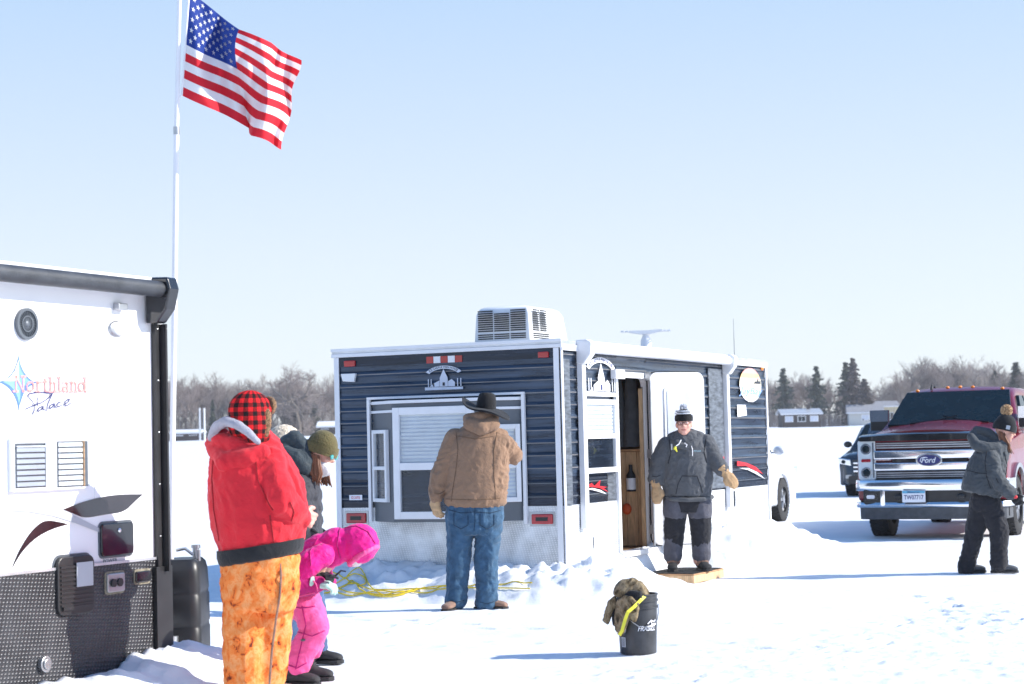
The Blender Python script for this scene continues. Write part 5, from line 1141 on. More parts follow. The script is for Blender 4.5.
# ================================================================ wooden step
st=empty('wooden_step',(*wp(694,583.5,gdz(694,583.5)).xy,0),FH.ang-R(2),'low wooden platform step with dark mat under the man by the door','step')
w_,l_=.55,.86
q=MB(); q.box(0,l_,0,.038,.0,.075); q.build('front_board',['woodlight'],st,bev=.004,label='pale board facing right')
q=MB(); q.box(0,.038,.0385,w_,.0,.075); q.build('side_board',['woodlight'],st,bev=.004)
q=MB(); q.box(l_-.038,l_,.0385,w_,0,.075); q.build('side_board',['wood'],st,bev=.004)
for i in range(5):
    q=MB(); q.box(l_/5*i+.002,l_/5*(i+1)-.002,-.0,w_,.0755,.09); q.build('deck_board',['wood'],st,bev=.002)
q=MB(); 
for i in range(26):
    for j in range(2): q.box(.02+i*.032,.040+i*.032,.015,w_-.015,.0905,.097) if j==0 else None
for j in range(12): q.box(.02,.84,.02+j*.043,.028+j*.043,.0905,.0955)
q.build('rubber_mat',['rubber'],st)
# ================================================================ bucket and draped jacket
Db=gdz(638.5,655)+.12; bx,by=wp(638.5,655,Db).xy
bk=empty('bucket',(bx,by,0),0,'black plastic bucket with wire handle standing alone on the snow','bucket')
mb=MB(); prof=[(.118,0),(.122,.006),(.128,.15),(.133,.30),(.140,.302),(.140,.315),(.134,.317),(.135,.345),(.143,.347),(.143,.360),(.136,.362),(.137,.385),(.142,.387),(.142,.398),(.131,.398),(.129,.30),(.118,.02)]
n=40; mb.rings([[(r*math.cos(t),r*math.sin(t),z) for t in [2*PI*j/n for j in range(n)]] for r,z in prof]); mb.build('pail',[mat('scuffed_black_plastic',(.035,.037,.042),.42,var=.45,vs=12,bump=.1)],bk,smooth=40)
def cylm(a0,r): return lambda u,o,z:((r+o+.02*z)*math.cos(a0+u/r),(r+o+.02*z)*math.sin(a0+u/r),z)
mb=MB(); mb.tube([(.14*math.cos(R(a)),.14*math.sin(R(a))*1.02-.012,z) for a,z in ((200,.33),(215,.29),(235,.25),(255,.215),(270,.19),(290,.185),(312,.195),(335,.225),(352,.27),(360,.325))],.003,6); h=mb.build('wire_handle',['steel'],bk,smooth=60)
mb=MB(); mb.tube([(.14*math.cos(R(a)),.14*math.sin(R(a))*1.02-.012,z) for a,z in ((292,.185),(305,.19),(318,.20))],.009,8); mb.build('handle_grip',['steel'],h)
mb=MB(); mc=cylm(R(-72),.126); textmesh(mb,mc,'FRABILL',.015,.175,.034,.125,.004,.006,None,.35); mb.strokes(mc,[[(.02,.205),(.045,.225),(.07,.215),(.085,.225)],[(.045,.225),(.05,.20)]],.008,.003,.006); mb.build('lettering',['whitedec'],bk,label='white slanted maker lettering')
mb=MB(); mc=cylm(R(-142),.124); mb.poly(mc,rrect(-.018,.018,.05,.115,.003),.003,.005); l1=mb.build('label',['greydec'],bk)
mb=MB()
for i in range(7): mb.poly(mc,[(-.013,.058+i*.0075),(.013,.058+i*.0075),(.013,.061+i*.0075),(-.013,.061+i*.0075)],.0055,.0065)
mb.build('print_line',['grey'],l1)
mb=MB(); mc=cylm(R(-140),.127); mb.poly(mc,arc(0,.165,.024,0,350,18),.003,.005); l2=mb.build('round_sticker',['greydec'],bk)
mb=MB(); mb.poly(mc,arc(0,.165,.014,0,350,14),.0055,.0065); mb.build('sticker_centre',['bluedk'],l2)
jk=empty('draped_coat',(bx,by,.0),0,'brown camouflage coat with yellow strap draped over the black bucket','coat')
Pb=Per('x',638.5,655,'x',dD=.12); bpy.data.objects.remove(Pb.root); 
C=Pb
def sheet(mb,pts,th,dyf):
    cx=sum(p[0] for p in pts)/len(pts); cy=sum(p[1] for p in pts)/len(pts)
    def ringp(k,o): return [C.v(cx+(x-cx)*k,cy+(y-cy)*k,dyf(cx+(x-cx)*k)+o*th/2) for x,y in pts]
    mb.rings([ringp(.02,-1),ringp(.6,-1),ringp(.93,-.9),ringp(1,0),ringp(.93,.9),ringp(.6,1),ringp(.02,1)])
cyl=lambda r,o=0:(lambda px:-math.sqrt(max(.0009,r*r-((px-638.5)/C.S)**2))+o)
def dens(P_): 
    out=[]
    for (a,b),(c,d) in zip(P_,P_[1:]+P_[:1]): out+=[(a+(c-a)*k/4,b+(d-b)*k/4) for k in range(4)]
    return out
mb=MB(); sheet(mb,dens([(614,594),(616,586),(622,580.5),(632,578.5),(642,582),(648,590),(650,598),(645,598),(640,592),(630,591),(620,598)]),.26,lambda px:.0)
remesh('coat_cloth',mb,'camo',jk,.006,3,.014,(11,11,9),51,label='hood of the camouflage coat on the bucket rim')
mb=MB(); sheet(mb,dens([(617,601),(624,596),(632,597),(639,603),(638,612),(635,622),(629,617),(627,625),(621,637),(616,631),(615,618),(616,608)]),.035,cyl(.165))
remesh('coat_flap',mb,'camo',jk,.005,2,.014,(16,16,6),52)
mb=MB(); sheet(mb,dens([(615,596),(609,601),(605,612),(603,621),(608,624),(612,612),(617,604)]),.07,lambda px:-.02); remesh('coat_sleeve',mb,'camo',jk,.005,2,.010,(16,16,8),53)
mb=MB(); sheet(mb,dens([(612,602),(620,595),(632,590),(641,591.5),(643,599),(636,602),(622,604),(618,614),(617,629),(613,625),(611,612)]),.05,cyl(.15,.01)); remesh('dark_lining',mb,'rib',jk,.006,2,.006,(20,20,20),54)
mb=MB(); pts=[(645,596,-.13),(641,600,-.17),(634,607,-.20),(628,612,-.215),(625,620,-.22),(622,631,-.215),(619.5,635,-.20)]
pv=[C.v(*p) for p in pts]
for a,b in zip(pv,pv[1:]):
    d=(b-a).normalized(); s=d.cross(Vector((0,1,0))).normalized()*.011; e=d*.003; mb.hexa([a-s-e,a+s-e,a+s+Vector((0,.006,0)),a-s+Vector((0,.006,0)),b-s+e,b+s+e,b+s+Vector((0,.006,0)),b-s+Vector((0,.006,0))])
mb.build('yellow_strap',['yellow2'],jk)
# ================================================================ yellow rope on the snow
rr=random.Random(5); mb=MB()
def gpt(px,py,lift=.012):
    d=ray(px,py); D=11.0
    while D<24 and EZ+d.z*D>gh(d.x*D,D): D+=.02
    return Vector((d.x*D,D,gh(d.x*D,D)+lift))
def rope(pts,r=.006,lift=.012):
    P_=[gpt(*p,lift=lift) if len(p)==2 else gpt(p[0],p[1],p[2]) for p in pts]; out=[]
    for i in range(len(P_)-1):
        p0=P_[max(i-1,0)];p1=P_[i];p2=P_[i+1];p3=P_[min(i+2,len(P_)-1)]
        for k in range(6):
            t=k/6; q=.5*((2*p1)+(p2-p0)*t+(2*p0-5*p1+4*p2-p3)*t*t+(3*p1-p0-3*p2+p3)*t**3)
            q.z=max(q.z,gh(q.x,q.y)+.008); out.append(q)
    out.append(P_[-1]); mb.tube(out,r,6)
rope([(332,574),(340,577),(350,583),(362,588),(372,592),(392,591),(410,590),(430,591),(450,589),(478,590),(505,591),(530,590)])
rope([(322,590),(334,589),(348,594),(362,595),(380,592),(398,594),(420,590),(444,587),(470,588),(500,586),(532,585)])
rope([(318,596),(334,594),(350,597),(366,595),(384,596),(402,593),(425,595),(446,592)])
rope([(320,593),(334,586),(345,580),(354,576),(363,578),(366,584),(360,588),(350,585),(340,590),(326,595)])
rope([(346,580),(352,575,.03),(360,574,.04),(366,580,.02),(370,588),(382,596),(395,597),(408,594),(425,589)])
rope([(330,592),(345,588),(352,582),(360,591),(372,597),(390,598),(405,596)])
tag(mb.build('rope',['yellow'],None,smooth=60),'tangled yellow rope lying on the snow in front of the dark fish house','rope')
# ================================================================ vehicles
def sidepoly(prof,wheels,ra,zb):
    """lower body side outline (y,z) with wheel arches cut from the bottom edge; prof = upper outline from front to rear"""
    pts=list(prof); y1=prof[-1][0]; y0=prof[0][0]; bot=[]
    for c in sorted(wheels): 
        zc=ra[1]; r=ra[0]; a0=math.asin(min(1,max(-1,(zb-zc)/r)))
        n=12; arcp=[(c-r*math.cos(a0+(PI-2*a0)*i/n),zc+r*math.sin(a0+(PI-2*a0)*i/n)) for i in range(n+1)]
        bot+=arcp
    bot=[(y0,zb)]+bot+[(y1,zb)]
    return pts+bot[::-1]
def wheel(root,x,y,r,w,sgn,rimm='chrome',spokes=6,z0=0):
    wl=empty('wheel',(x,y,r+z0),0); wl.parent=root
    mb=MB(); n=36; prof=[(r*.60,-.5),(r*.86,-.5),(r*.97,-.42),(r,-.30),(r,.30),(r*.97,.42),(r*.86,.5),(r*.60,.5),(r*.58,0)]
    vs=[[(o*w,p*math.cos(t),p*math.sin(t)) for t in [2*PI*j/n for j in range(n)]] for p,o in prof]; vs.append(vs[0]); mb.rings(vs,cap=False)
    for j in range(n):
        t=2*PI*j/n; 
        for o in (-.36,-.12,.12,.36):
            tt=t+(.09 if o in(-.12,.36) else 0); c=Vector((o*w,r*math.cos(tt),r*math.sin(tt))); u=Vector((0,-math.sin(tt),math.cos(tt)))*r*.05; q=Vector((w*.09,0,0)); k=Vector((0,math.cos(tt),math.sin(tt)))*r*.022
            mb.hexa([c-u-q-k,c+u-q-k,c+u+q-k,c-u+q-k,c-u-q+k,c+u-q+k,c+u+q+k,c-u+q+k])
    mb.build('tyre',['rubber'],wl,smooth=40)
    mb=MB(); o=sgn*w*.40
    def disc(p,a): return [(a,p*math.cos(t),p*math.sin(t)) for t in [2*PI*j/n for j in range(n)]]
    mb.rings([disc(r*.62,o),disc(r*.62,o-sgn*.02),disc(r*.56,o-sgn*.03),disc(r*.56,-o*.6)],cap=False)
    for k in range(spokes):
        t=2*PI*k/spokes; c,s=math.cos(t),math.sin(t); 
        def P(rad,lat,a): return (a,rad*c-lat*s,rad*s+lat*c)
        mb.hexa([P(r*.12,-.05*r,o-sgn*.03),P(r*.60,-.09*r,o-sgn*.02),P(r*.60,.09*r,o-sgn*.02),P(r*.12,.05*r,o-sgn*.03),P(r*.12,-.04*r,o+sgn*.012),P(r*.60,-.07*r,o-sgn*.002),P(r*.60,.07*r,o-sgn*.002),P(r*.12,.04*r,o+sgn*.012)])
    mb.cyl((o-sgn*.04,0,0),(o+sgn*.02,0,0),r*.16,n=20); mb.build('rim',[rimm],wl,smooth=30)
    mb=MB(); mb.cyl((-o*.5,0,0),(-o*.45,0,0),r*.57,n=24); mb.build('brake_disc',['black'],wl)
    return wl
def sect(xh,y,z0,z1,r=.10,n=4,crown=.03):
    pts=arc(xh-r,z0+r*.6,r,-90,0,n,r*.6)+arc(xh-r,z1-r,r,0,80,n)
    pts=[(x,z) for x,z in pts]; left=[(-x,z) for x,z in pts[::-1]]
    top=[(xh*k,z1+crown*(1-k*k)) for k in (.6,.2,-.2,-.6)]
    return [(x,y,z) for x,z in pts+top+left]
# ---- red pickup
wheelpx=gdz(885,535.5); tw=wp(885,535.5,wheelpx)
TH=R(-24)
tk=empty('pickup_truck',(0,0,0),TH,'metallic red heavy pickup truck with chrome grille and orange roof lights','pickup truck')
tk.location=(0,0,0)
wl_local=Vector((-.86,1.02)); c_,s_=math.cos(TH),math.sin(TH)
tk.location=(tw.x-(c_*wl_local.x-s_*wl_local.y),tw.y-(s_*wl_local.x+c_*wl_local.y),0.0)
prof=[(.10,1.10),(.10,1.25),(1.5,1.40),(3.9,1.42),(6.0,1.42),(6.1,1.30)]
ws=(1.02,4.95)
mb=MB()
for s in (-1,1):
    mb.poly(lambda u,o,z:(s*o,u,z),sidepoly([(.12,.98),(.14,1.22),(.5,1.30),(1.45,1.40),(3.95,1.43),(6.05,1.43),(6.1,1.2)],ws,(.50,.43),.52),.80,1.0)
mb.build('fender',['paintR'],tk,bev=.035,seg=3,smooth=40)
mb=MB(); mb.rings([sect(.94,.10,.98,1.32,.12),sect(.95,.30,.95,1.405,.14),sect(.93,.9,.95,1.47,.14),sect(.92,1.50,.95,1.53,.14)]); hood=mb.build('hood',['paintR'],tk,smooth=50)
mb=MB(); mb.rings([sect(.62,.14,1.40,1.435,.05),sect(.52,.9,1.42,1.505,.05),sect(.48,1.42,1.46,1.565,.05)]); mb.build('hood_bulge',['paintR'],hood,smooth=50)
mb=MB(); mb.rings([sect(.95,.035,1.325,1.385,.03),sect(.96,.11,1.325,1.41,.04),sect(.95,.20,1.36,1.415,.03)]); mb.build('bug_deflector',['blackgloss'],tk,smooth=50)
mb=MB(); mb.rings([sect(.985,1.35,.60,1.45,.08),sect(.985,3.85,.60,1.45,.08)]); mb.rings([sect(.97,1.40,1.40,1.47,.05),sect(.90,1.8,1.4,1.655,.05),sect(.80,2.22,1.4,1.955,.08),sect(.785,2.5,1.4,2.05,.10),sect(.785,3.5,1.4,2.05,.10),sect(.82,3.85,1.4,1.98,.10)]); mb.build('cab',['paintR'],tk,smooth=35)
mb=MB(); mb.hexa([(-.87,1.46,1.545),(.87,1.46,1.545),(.87,1.50,1.50),(-.87,1.50,1.50),(-.735,2.20,2.02),(.735,2.20,2.02),(.735,2.24,1.99),(-.735,2.24,1.99)]); mb.build('windshield',['glassdark'],tk,bev=.01)
for s in (-1,1):
    mb=MB(); f=lambda y,z:(s*(.992-(z-1.45)*.33),y,z)
    for A in ([(1.80,1.50),(2.62,1.50),(2.62,1.93),(2.36,1.93)],[(2.72,1.50),(3.55,1.50),(3.55,1.90),(2.72,1.93)]):
        v=[f(*p) for p in A]; w=[(x-s*.04,y,z) for x,y,z in v]; mb.hexa(v+w)
    mb.build('side_window',['glassdark'],tk)
    mb=MB(); mb.box(min(s*.99,s*.995),max(s*.99,s*.995),2.64,2.655,.62,1.48); mb.box(min(s*.99,s*.995),max(s*.99,s*.995),1.56,1.572,.62,1.48); mb.build('door_gap',['black'],tk)
    for y in (1.9,2.9): mb=MB(); mb.box(min(s*.99,s*1.03),max(s*.99,s*1.03),y+.48,y+.68,1.22,1.26); mb.build('door_handle',['chrome'],tk,bev=.006)
    for c in ws: 
        mb=MB(); A=arc(c,.43,.50,8,172,16); B=arc(c,.43,.56,8,172,16)
        for i in range(16): mb.poly(lambda u,o,z:(s*o,u,z),[A[i],A[i+1],B[i+1],B[i]],.985,1.03)
        mb.build('arch_flare',['steel'],tk,smooth=40)
    mb=MB(); mb.rings([[(s*(1.05+x*.13),1.78+y_,z) for x,y_ in rrect(-1,1,-.06,.06,.05,3)] for z in (1.47,1.49,1.72,1.74)]); mb.box(min(s*.92,s*1.05),max(s*.92,s*1.05),1.76,1.80,1.50,1.53); mi=mb.build('mirror',['black'],tk,bev=.006)
    mb=MB(); mb.rings([[(s*(1.05+x*.137),1.772+y_,z) for x,y_ in rrect(-1,1,-.062,.055,.05,3)] for z in (1.60,1.745,1.765)]); mb.build('mirror_cap',['chrome'],mi,smooth=40)
    # headlights
    mb=MB(); mb.poly(lambda u,o,z:(s*u,-o+.10,z),rrect(.735,.975,.80,1.345,.04),-.05,.02); hl=mb.build('headlight',['whiteplastic'],tk,bev=.006)
    mb=MB()
    for z in (.90,1.22): mb.cyl((s*.86,.082,z),(s*.86,.066,z),.075,n=18); pass
    mb.build('lamp',['chrome'],hl)
    for z in (.90,1.22):
        mb=MB(); mb.sph((s*.86,.066,z),(.052,.012,.052),16,10); mb.build('lamp_lens',['glassdark'],hl,smooth=60)
    mb=MB(); mb.poly(lambda u,o,z:(s*u,-o+.10,z),rrect(.755,.775,.83,1.31,.008),.021,.03); mb.build('light_strip',['grey'],hl)
    mb=MB(); mb.poly(lambda u,o,z:(s*u,-o+.10,z),rrect(.80,.93,1.045,1.085,.015),.021,.03); mb.build('indicator',['lensred'],hl)
    mb=MB(); mb.poly(lambda u,o,z:(s*u,-o+.10,z),rrect(.74,.97,.805,1.34,.04),.052,.058); mb.build('lens',['glass'],hl)
    wheel(tk,s*.86,ws[0],.41,.28,s,'steel',8); wheel(tk,s*.86,ws[1],.41,.28,s,'steel',8)
    mb=MB(); mb.box(min(s*.76,s*1.0),max(s*.76,s*1.0),.25,.26,.3,.52); mb.build('mud_guard',['black'],tk)
FM=lambda u,o,z:(u,.10-o,z)
mb=MB(); mb.slab(FM,-.74,.74,.79,1.31,-.1,.0); mb.slab(FM,-.98,.98,.52,1.3,-.2,-.05); mb.slab(FM,-.8,.8,.35,.55,-1.2,-.1); mb.build('grille_back',['black'],tk)
mb=MB()
for z0,z1 in ((1.255,1.275),(1.225,1.243),(1.285,1.30),(.855,.87),(.83,.843),(.885,.90)): mb.slab(FM,-.72,.72,z0,z1,.0,.03)
gr=mb.build('grille_slat',['steel'],tk,bev=.004)
for z0,z1 in ((1.075,1.20),(.92,1.035)):
    mb=MB(); mb.poly(FM,rrect(-.755,.755,z0,z1,.02),.0,.06); mb.build('grille_bar',['chrome'],tk,bev=.02,seg=3,smooth=60)
mb=MB(); mb.slab(FM,-.50,.50,1.037,1.073,.05,.055); mb.build('bar_gap',['blackgloss'],tk)
for s in (-1,1):
    mb=MB(); mb.slab(FM,s*.63-.11,s*.63+.11,1.065,1.085,.0,.05); mb.build('bar_link',['chrome'],tk)
mb=MB(); E=lambda rx,rz,o0,o1:mb.poly(FM,arc(0,1.058,rx,0,352,40,rz),o0,o1)
E(.175,.088,.05,.085); em=mb.build('oval_badge',['chrome'],tk,bev=.006)
mb=MB(); E(.152,.070,.086,.092); mb.build('badge_field',['bluedk'],em)
mb=MB(); E(.152,.070,.086,.0915) if False else None
textmesh(mb,FM,'Ford',0,1.06,.075,.20,.09,.096,None,.35); mb.strokes(FM,[[(-.10,1.035),(-.115,1.05),(-.10,1.09),(-.06,1.098),(-.02,1.092)]],.008,.092,.097); mb.build('badge_lettering',['whitedec'],em)
mb=MB(); 
for z0,z1,o in ((.655,.80,.17),(.43,.50,.15)):
    rs=[]
    for x,oo in ((-1.04,-.35),(-1.03,-.05),(-.95,.06),(-.7,.13),(0,.16),(.7,.13),(.95,.06),(1.03,-.05),(1.04,-.35)):
        rs.append([(x,.10-oo-(o-.17),z0),(x,.10-oo-(o-.17)-.02,(z0+z1)/2),(x,.10-oo-(o-.17),z1),(x,.10-oo+.14,z1),(x,.10-oo+.14,z0)])
    mb.rings(rs)
for s in (-1,1): mb.rings([[(s*x,.10-o,z) for x,z in rrect(.60,.66,.45,.70,.02)] for o in (.02,.135)])
bp=mb.build('bumper',['chrome'],tk,bev=.012,smooth=50)
mb=MB(); mb.slab(FM,-.9,.9,.49,.66,-.02,.10); mb.build('bumper_intake',['black'],bp)
for s in (-1,1):
    mb=MB(); mb.poly(FM,rrect(s*.80-.09,s*.80+.09,.53,.62,.02),.08,.10); mb.build('fog_light',['steel'],bp)
    mb=MB(); mb.poly(FM,rrect(s*.80-.055,s*.80+.055,.55,.60,.02),.101,.108); mb.build('fog_lens',['whitedec'],bp)
    mb=MB(); mb.sph(FM(s*.42,.14,.575),(.055,.03,.04)); mb.build('tow_hook',['black'],bp)
mb=MB(); rs=[]
for x,oo in ((-1.0,-.30),(-.98,-.05),(-.9,.04),(0,.13),(.9,.04),(.98,-.05),(1.0,-.30)): rs.append([(x,.10-oo,.27),(x,.10-oo-.02,.43),(x,.10-oo+.12,.43),(x,.10-oo+.12,.27)])
mb.rings(rs); mb.build('air_dam',['charcoal'],tk,bev=.01)
mb=MB(); pxx=-.20; mb.poly(FM,rrect(pxx-.155,pxx+.155,.50,.66,.01),.17,.176); pl=mb.build('licence_plate',['whitedec'],tk)
mb=MB(); mb.poly(FM,rrect(pxx-.15,pxx+.15,.62,.655,.005),.177,.179); mb.build('plate_stripe',[mat('plate_blue',(.12,.42,.62),.4)],pl)
mb=MB(); textmesh(mb,FM,'TW07717',pxx,.567,.06,.26,.177,.180); textmesh(mb,FM,'Minnesota',pxx,.637,.02,.16,.179,.182); mb.build('plate_lettering',['bluedk'],pl)
for x in (-.60,-.16,.02,.20,.62):
    mb=MB(); mb.sph((x,2.28,2.075-.05*(x/.7)**2),(.030,.04,.022),12,8); mb.build('roof_light',['lensamber'],tk,smooth=60)
mb=MB(); mb.tube([(-.42,2.4,2.05),(-.42,2.42,2.12)],[.02,.012],8); mb.sph((-.34,2.26,2.085),(.02,.03,.02)); mb.build('roof_antenna',['black'],tk)
for s in (-1,1):
    mb=MB(); mb.tube([(s*.55,1.47,1.56),(s*.15,1.52,1.60),(s*-.1,1.56,1.66)],.012,6); mb.build('wiper',['black'],tk)
mb=MB(); mb.box(-.80,.80,3.9,6.08,.75,.95); mb.box(-.8,.8,5.98,6.08,.7,1.42); mb.box(-.8,.8,3.9,3.95,.7,1.42); mb.build('cargo_bed',['paintR'],tk)
# ---- generic sport utility car, front at y=0 facing -y
def suv(label,px,py,wloc,th,paint,grille,W=.93,Lc=4.6,ztop=1.68,name='sport_utility_car',wr=.36):
    D=gdz(px,py); t=wp(px,py,D); root=empty(name,(0,0,0),th,label,'car'); c_,s_=math.cos(th),math.sin(th)
    root.location=(t.x-(c_*wloc[0]-s_*wloc[1]),t.y-(s_*wloc[0]+c_*wloc[1]),0)
    ws=(.92,Lc-.98); mb=MB()
    for s in (-1,1): mb.poly(lambda u,o,z:(s*o,u,z),sidepoly([(.12,.55),(.05,.70),(.18,.92),(1.1,1.06),(2.2,1.10),(Lc-.25,1.12),(Lc-.02,.95),(Lc,.5)],ws,(wr+.06,wr),.26),W-.22,W)
    mb.build('fender',[paint],root,bev=.05,seg=3,smooth=50)
    mb=MB(); mb.rings([sect(W-.12,.02,.30,.80,.12),sect(W-.06,.12,.28,.93,.14),sect(W-.06,.5,.28,1.0,.16),sect(W-.05,1.15,.28,1.10,.16),sect(W-.03,2.0,.28,1.14,.14),sect(W-.03,Lc-.3,.28,1.14,.12),sect(W-.08,Lc-.02,.3,1.0,.12)]); mb.build('body',[paint],root,smooth=60)
    mb=MB(); mb.rings([sect(W-.06,1.0,1.0,1.10,.06),sect(W-.12,1.35,1.0,1.32,.08),sect(W-.22,1.78,1.0,ztop-.06,.12),sect(W-.24,2.2,1.0,ztop,.14),sect(W-.24,Lc-1.1,1.0,ztop-.01,.14),sect(W-.26,Lc-.55,1.0,ztop-.10,.14),sect(W-.16,Lc-.12,1.0,1.16,.10)]); mb.build('cabin',[paint],root,smooth=60)
    k=MB(); k.hexa([(-(W-.14),1.09,1.13),(W-.14,1.09,1.13),(W-.14,1.12,1.10),(-(W-.14),1.12,1.10),(-(W-.30),1.755,ztop-.07),(W-.30,1.755,ztop-.07),(W-.30,1.79,ztop-.07),(-(W-.30),1.79,ztop-.07)]); k.build('windshield',['glassdark'],root,bev=.01)
    k=MB(); k.hexa([(-(W-.24),Lc-.16,1.20),(W-.24,Lc-.16,1.20),(W-.24,Lc-.2,1.20),(-(W-.24),Lc-.2,1.20),(-(W-.36),Lc-.50,ztop-.14),(W-.36,Lc-.50,ztop-.14),(W-.36,Lc-.55,ztop-.14),(-(W-.36),Lc-.55,ztop-.14)]); k.build('rear_window',['glassdark'],root)
    for s in (-1,1):
        k=MB(); f=lambda y,z:(s*(W-.035-(z-1.12)*.30),y,z)
        for A in ([(1.45,1.17),(2.35,1.17),(2.35,ztop-.13),(1.90,ztop-.13)],[(2.43,1.17),(3.15,1.17),(3.15,ztop-.13),(2.43,ztop-.13)],[(3.23,1.17),(Lc-.45,1.19),(Lc-.8,ztop-.16),(3.23,ztop-.13)]):
            v=[f(*p) for p in A]; k.hexa(v+[(x-s*.05,y,z) for x,y,z in v])
        k.build('side_window',['glassdark'],root)
        k=MB(); k.sph((s*(W+.08),1.48,1.19),(.10,.06,.075),14,8); k.box(min(s*(W-.06),s*(W+.05)),max(s*(W-.06),s*(W+.05)),1.46,1.50,1.14,1.17); k.build('mirror',['black' if paint=='paintD' else paint],root,smooth=50)
        k=MB(); k.poly(lambda u,o,z:(s*u,o,z),[(W-.30,.70),(W-.02,.76),(W+.004,.90),(W-.28,.85)],.0,.30); hl=k.build('headlight',['chrome'],root,bev=.02)
        k=MB(); k.sph((s*(W-.12),-.003,.80),(.05,.02,.045),12,8); k.build('lamp',['glassdark'],hl)
        k=MB(); k.poly(lambda u,o,z:(s*u,o,z),[(W-.14,.86),(W+.006,.88),(W+.006,1.08),(W-.12,1.08)],Lc-.22,Lc+.006); k.build('tail_light',['lensred'],root,bev=.01)
        k=MB(); k.poly(lambda u,o,z:(s*u,-o+.02,z),rrect(W-.30,W-.16,.42,.50,.02),-.02,.02); k.build('fog_light',['steel'],root)
        k=MB(); k.tube([(s*(W-.28),1.95,ztop+.02),(s*(W-.28),2.3,ztop+.05),(s*(W-.28),3.5,ztop+.05),(s*(W-.28),3.7,ztop+.01)],.018,8); k.build('roof_rail',['steel'],root,smooth=60)
        for y in ws: wheel(root,s*(W-.12),y,wr,.23,s,'steel',5)
    k=MB(); k.poly(lambda u,o,z:(u,-o,z),[(-.56,.52),(.56,.52),(.60,.84),(-.60,.84)],-.05,.012); g=k.build('grille',['black'],root)
    for z in ((.56,.61),(.655,.70),(.745,.79)) if grille else ():
        k=MB(); k.poly(lambda u,o,z:(u,-o,z),rrect(-.58,.58,z[0],z[1],.015),.0,.04); k.build('grille_bar',['chrome'],g,bev=.01)
    k=MB(); k.poly(lambda u,o,z:(u,-o,z),rrect(-.70,.70,.30,.48,.04),-.05,.02); k.build('lower_intake',['black'],root)
    return root
suv('dark blue sport utility car parked behind the red pickup truck',853,495.5,(-.81,.92),R(-22),'paintD',True,ztop=1.72)
# ================================================================ far shore
rs_=random.Random(11)
def gz(x,y): return gh(x,y)
def at(px,D): 
    x=ray(px,430).x*D; return x,D,gz(x,D)
def building(name,px,D,w,d,hw,hr,wall,roof,label,rot=0,wins=3,chim=False):
    x,y,z=at(px,D); root=empty(name,(x,y,z-.1),rot,label,'house')
    mb=MB(); mb.box(-w/2,w/2,0,d,0,hw); g=[(-w/2,hw),(w/2,hw)]
    mb.build('wall',[wall],root)
    mb=MB(); ov=.35; mb.poly(lambda u,o,zz:(o,u,zz),[(-ov,hw-.02),(d/2,hw+hr),(d+ov,hw-.02),(d+ov,hw+.18),(d/2,hw+hr+.25),(-ov,hw+.18)],-w/2-ov,w/2+ov); rf=mb.build('roof',[roof],root)
    mb=MB(); mb.box(-w/2-ov-.02,w/2+ov+.02,-ov-.03,-ov+.02,hw-.08,hw+.12); mb.build('fascia',['white'],rf)
    for sx in (-1,1):
        mb=MB(); mb.poly(lambda u,o,zz:(sx*(w/2-.02)+o*sx,u,zz),[(0,hw),(d,hw),(d/2,hw+hr)],-.05,.0); mb.build('gable',[wall],root)
    for i in range(wins):
        cx=-w/2+w*(i+.5)/wins; mb=MB(); mb.box(cx-.62,cx+.62,-.05,.0,.85,min(hw-.25,2.1)); wn_=mb.build('window_frame',['white'],root)
        mb=MB(); mb.box(cx-.52,cx-.03,-.07,-.055,.95,min(hw-.35,2.0)); mb.box(cx+.03,cx+.52,-.07,-.055,.95,min(hw-.35,2.0)); mb.build('pane',['glassdark' if i%2 else 'shaded_white_dec'],wn_)
    if chim: mb=MB(); mb.box(w*.2,w*.2+.5,d*.4,d*.4+.5,hw,hw+hr+.9); mb.build('chimney',['siding4'],rf)
    return root
building('lake_house',802,283,5.6,5,2.0,.6,'siding4','greydec','low dark brown house with white windows and pale snowy roof on the right shore',0,3,True)
building('lake_house',866,292,5.0,6,2.0,1.1,'siding2','roofgrey','small pale building with grey roof on the right shore',R(-8),1)
building('lake_house',882,301,5.5,6,3.0,.7,'siding3','roofgrey','pale yellow house glimpsed between the mirror and windshield of the pickup',0,2)
building('lake_house',186,288,4.2,4,1.25,.35,'siding4','snow','small brown cabin with snowy roof on the left shore',0,2)
building('lake_house',331,282,3.6,4,1.2,.6,'siding4','snow','low snow covered building beside the dark fish house',0,2)
def branch(mb,p,d,L,r,depth,rng,spread,up,tw):
    n=3; pts=[p]; q=p.copy(); dd=d.copy()
    for i in range(n):
        dd=(dd+Vector((rng.gauss(0,1),rng.gauss(0,1),rng.gauss(0,1)))*.10+Vector((0,0,up))*.08).normalized(); q=q+dd*(L/n); pts.append(q.copy())
    (mb if depth>=tw[1] else tw[0]).tube(pts,[r*(1-.35*i/n) for i in range(n+1)],4 if depth<4 else 6,False)
    if depth<=0: return
    k=rng.choice((3,4,4)) if depth>1 else 5
    for i in range(k):
        t=.35+.65*(i+rng.random()*.8)/k; t=min(t,1); j=min(int(t*n),n-1); b=pts[j].lerp(pts[j+1],t*n-j)
        ax=Vector((rng.gauss(0,1),rng.gauss(0,1),rng.gauss(0,.6))).normalized(); nd=(dd*(1-spread*.6)+ax*spread).normalized(); nd=(nd+Vector((0,0,up*.3))).normalized()
        branch(mb,b,nd,L*rng.uniform(.52,.78),r*.60,depth-1,rng,spread,up,tw)
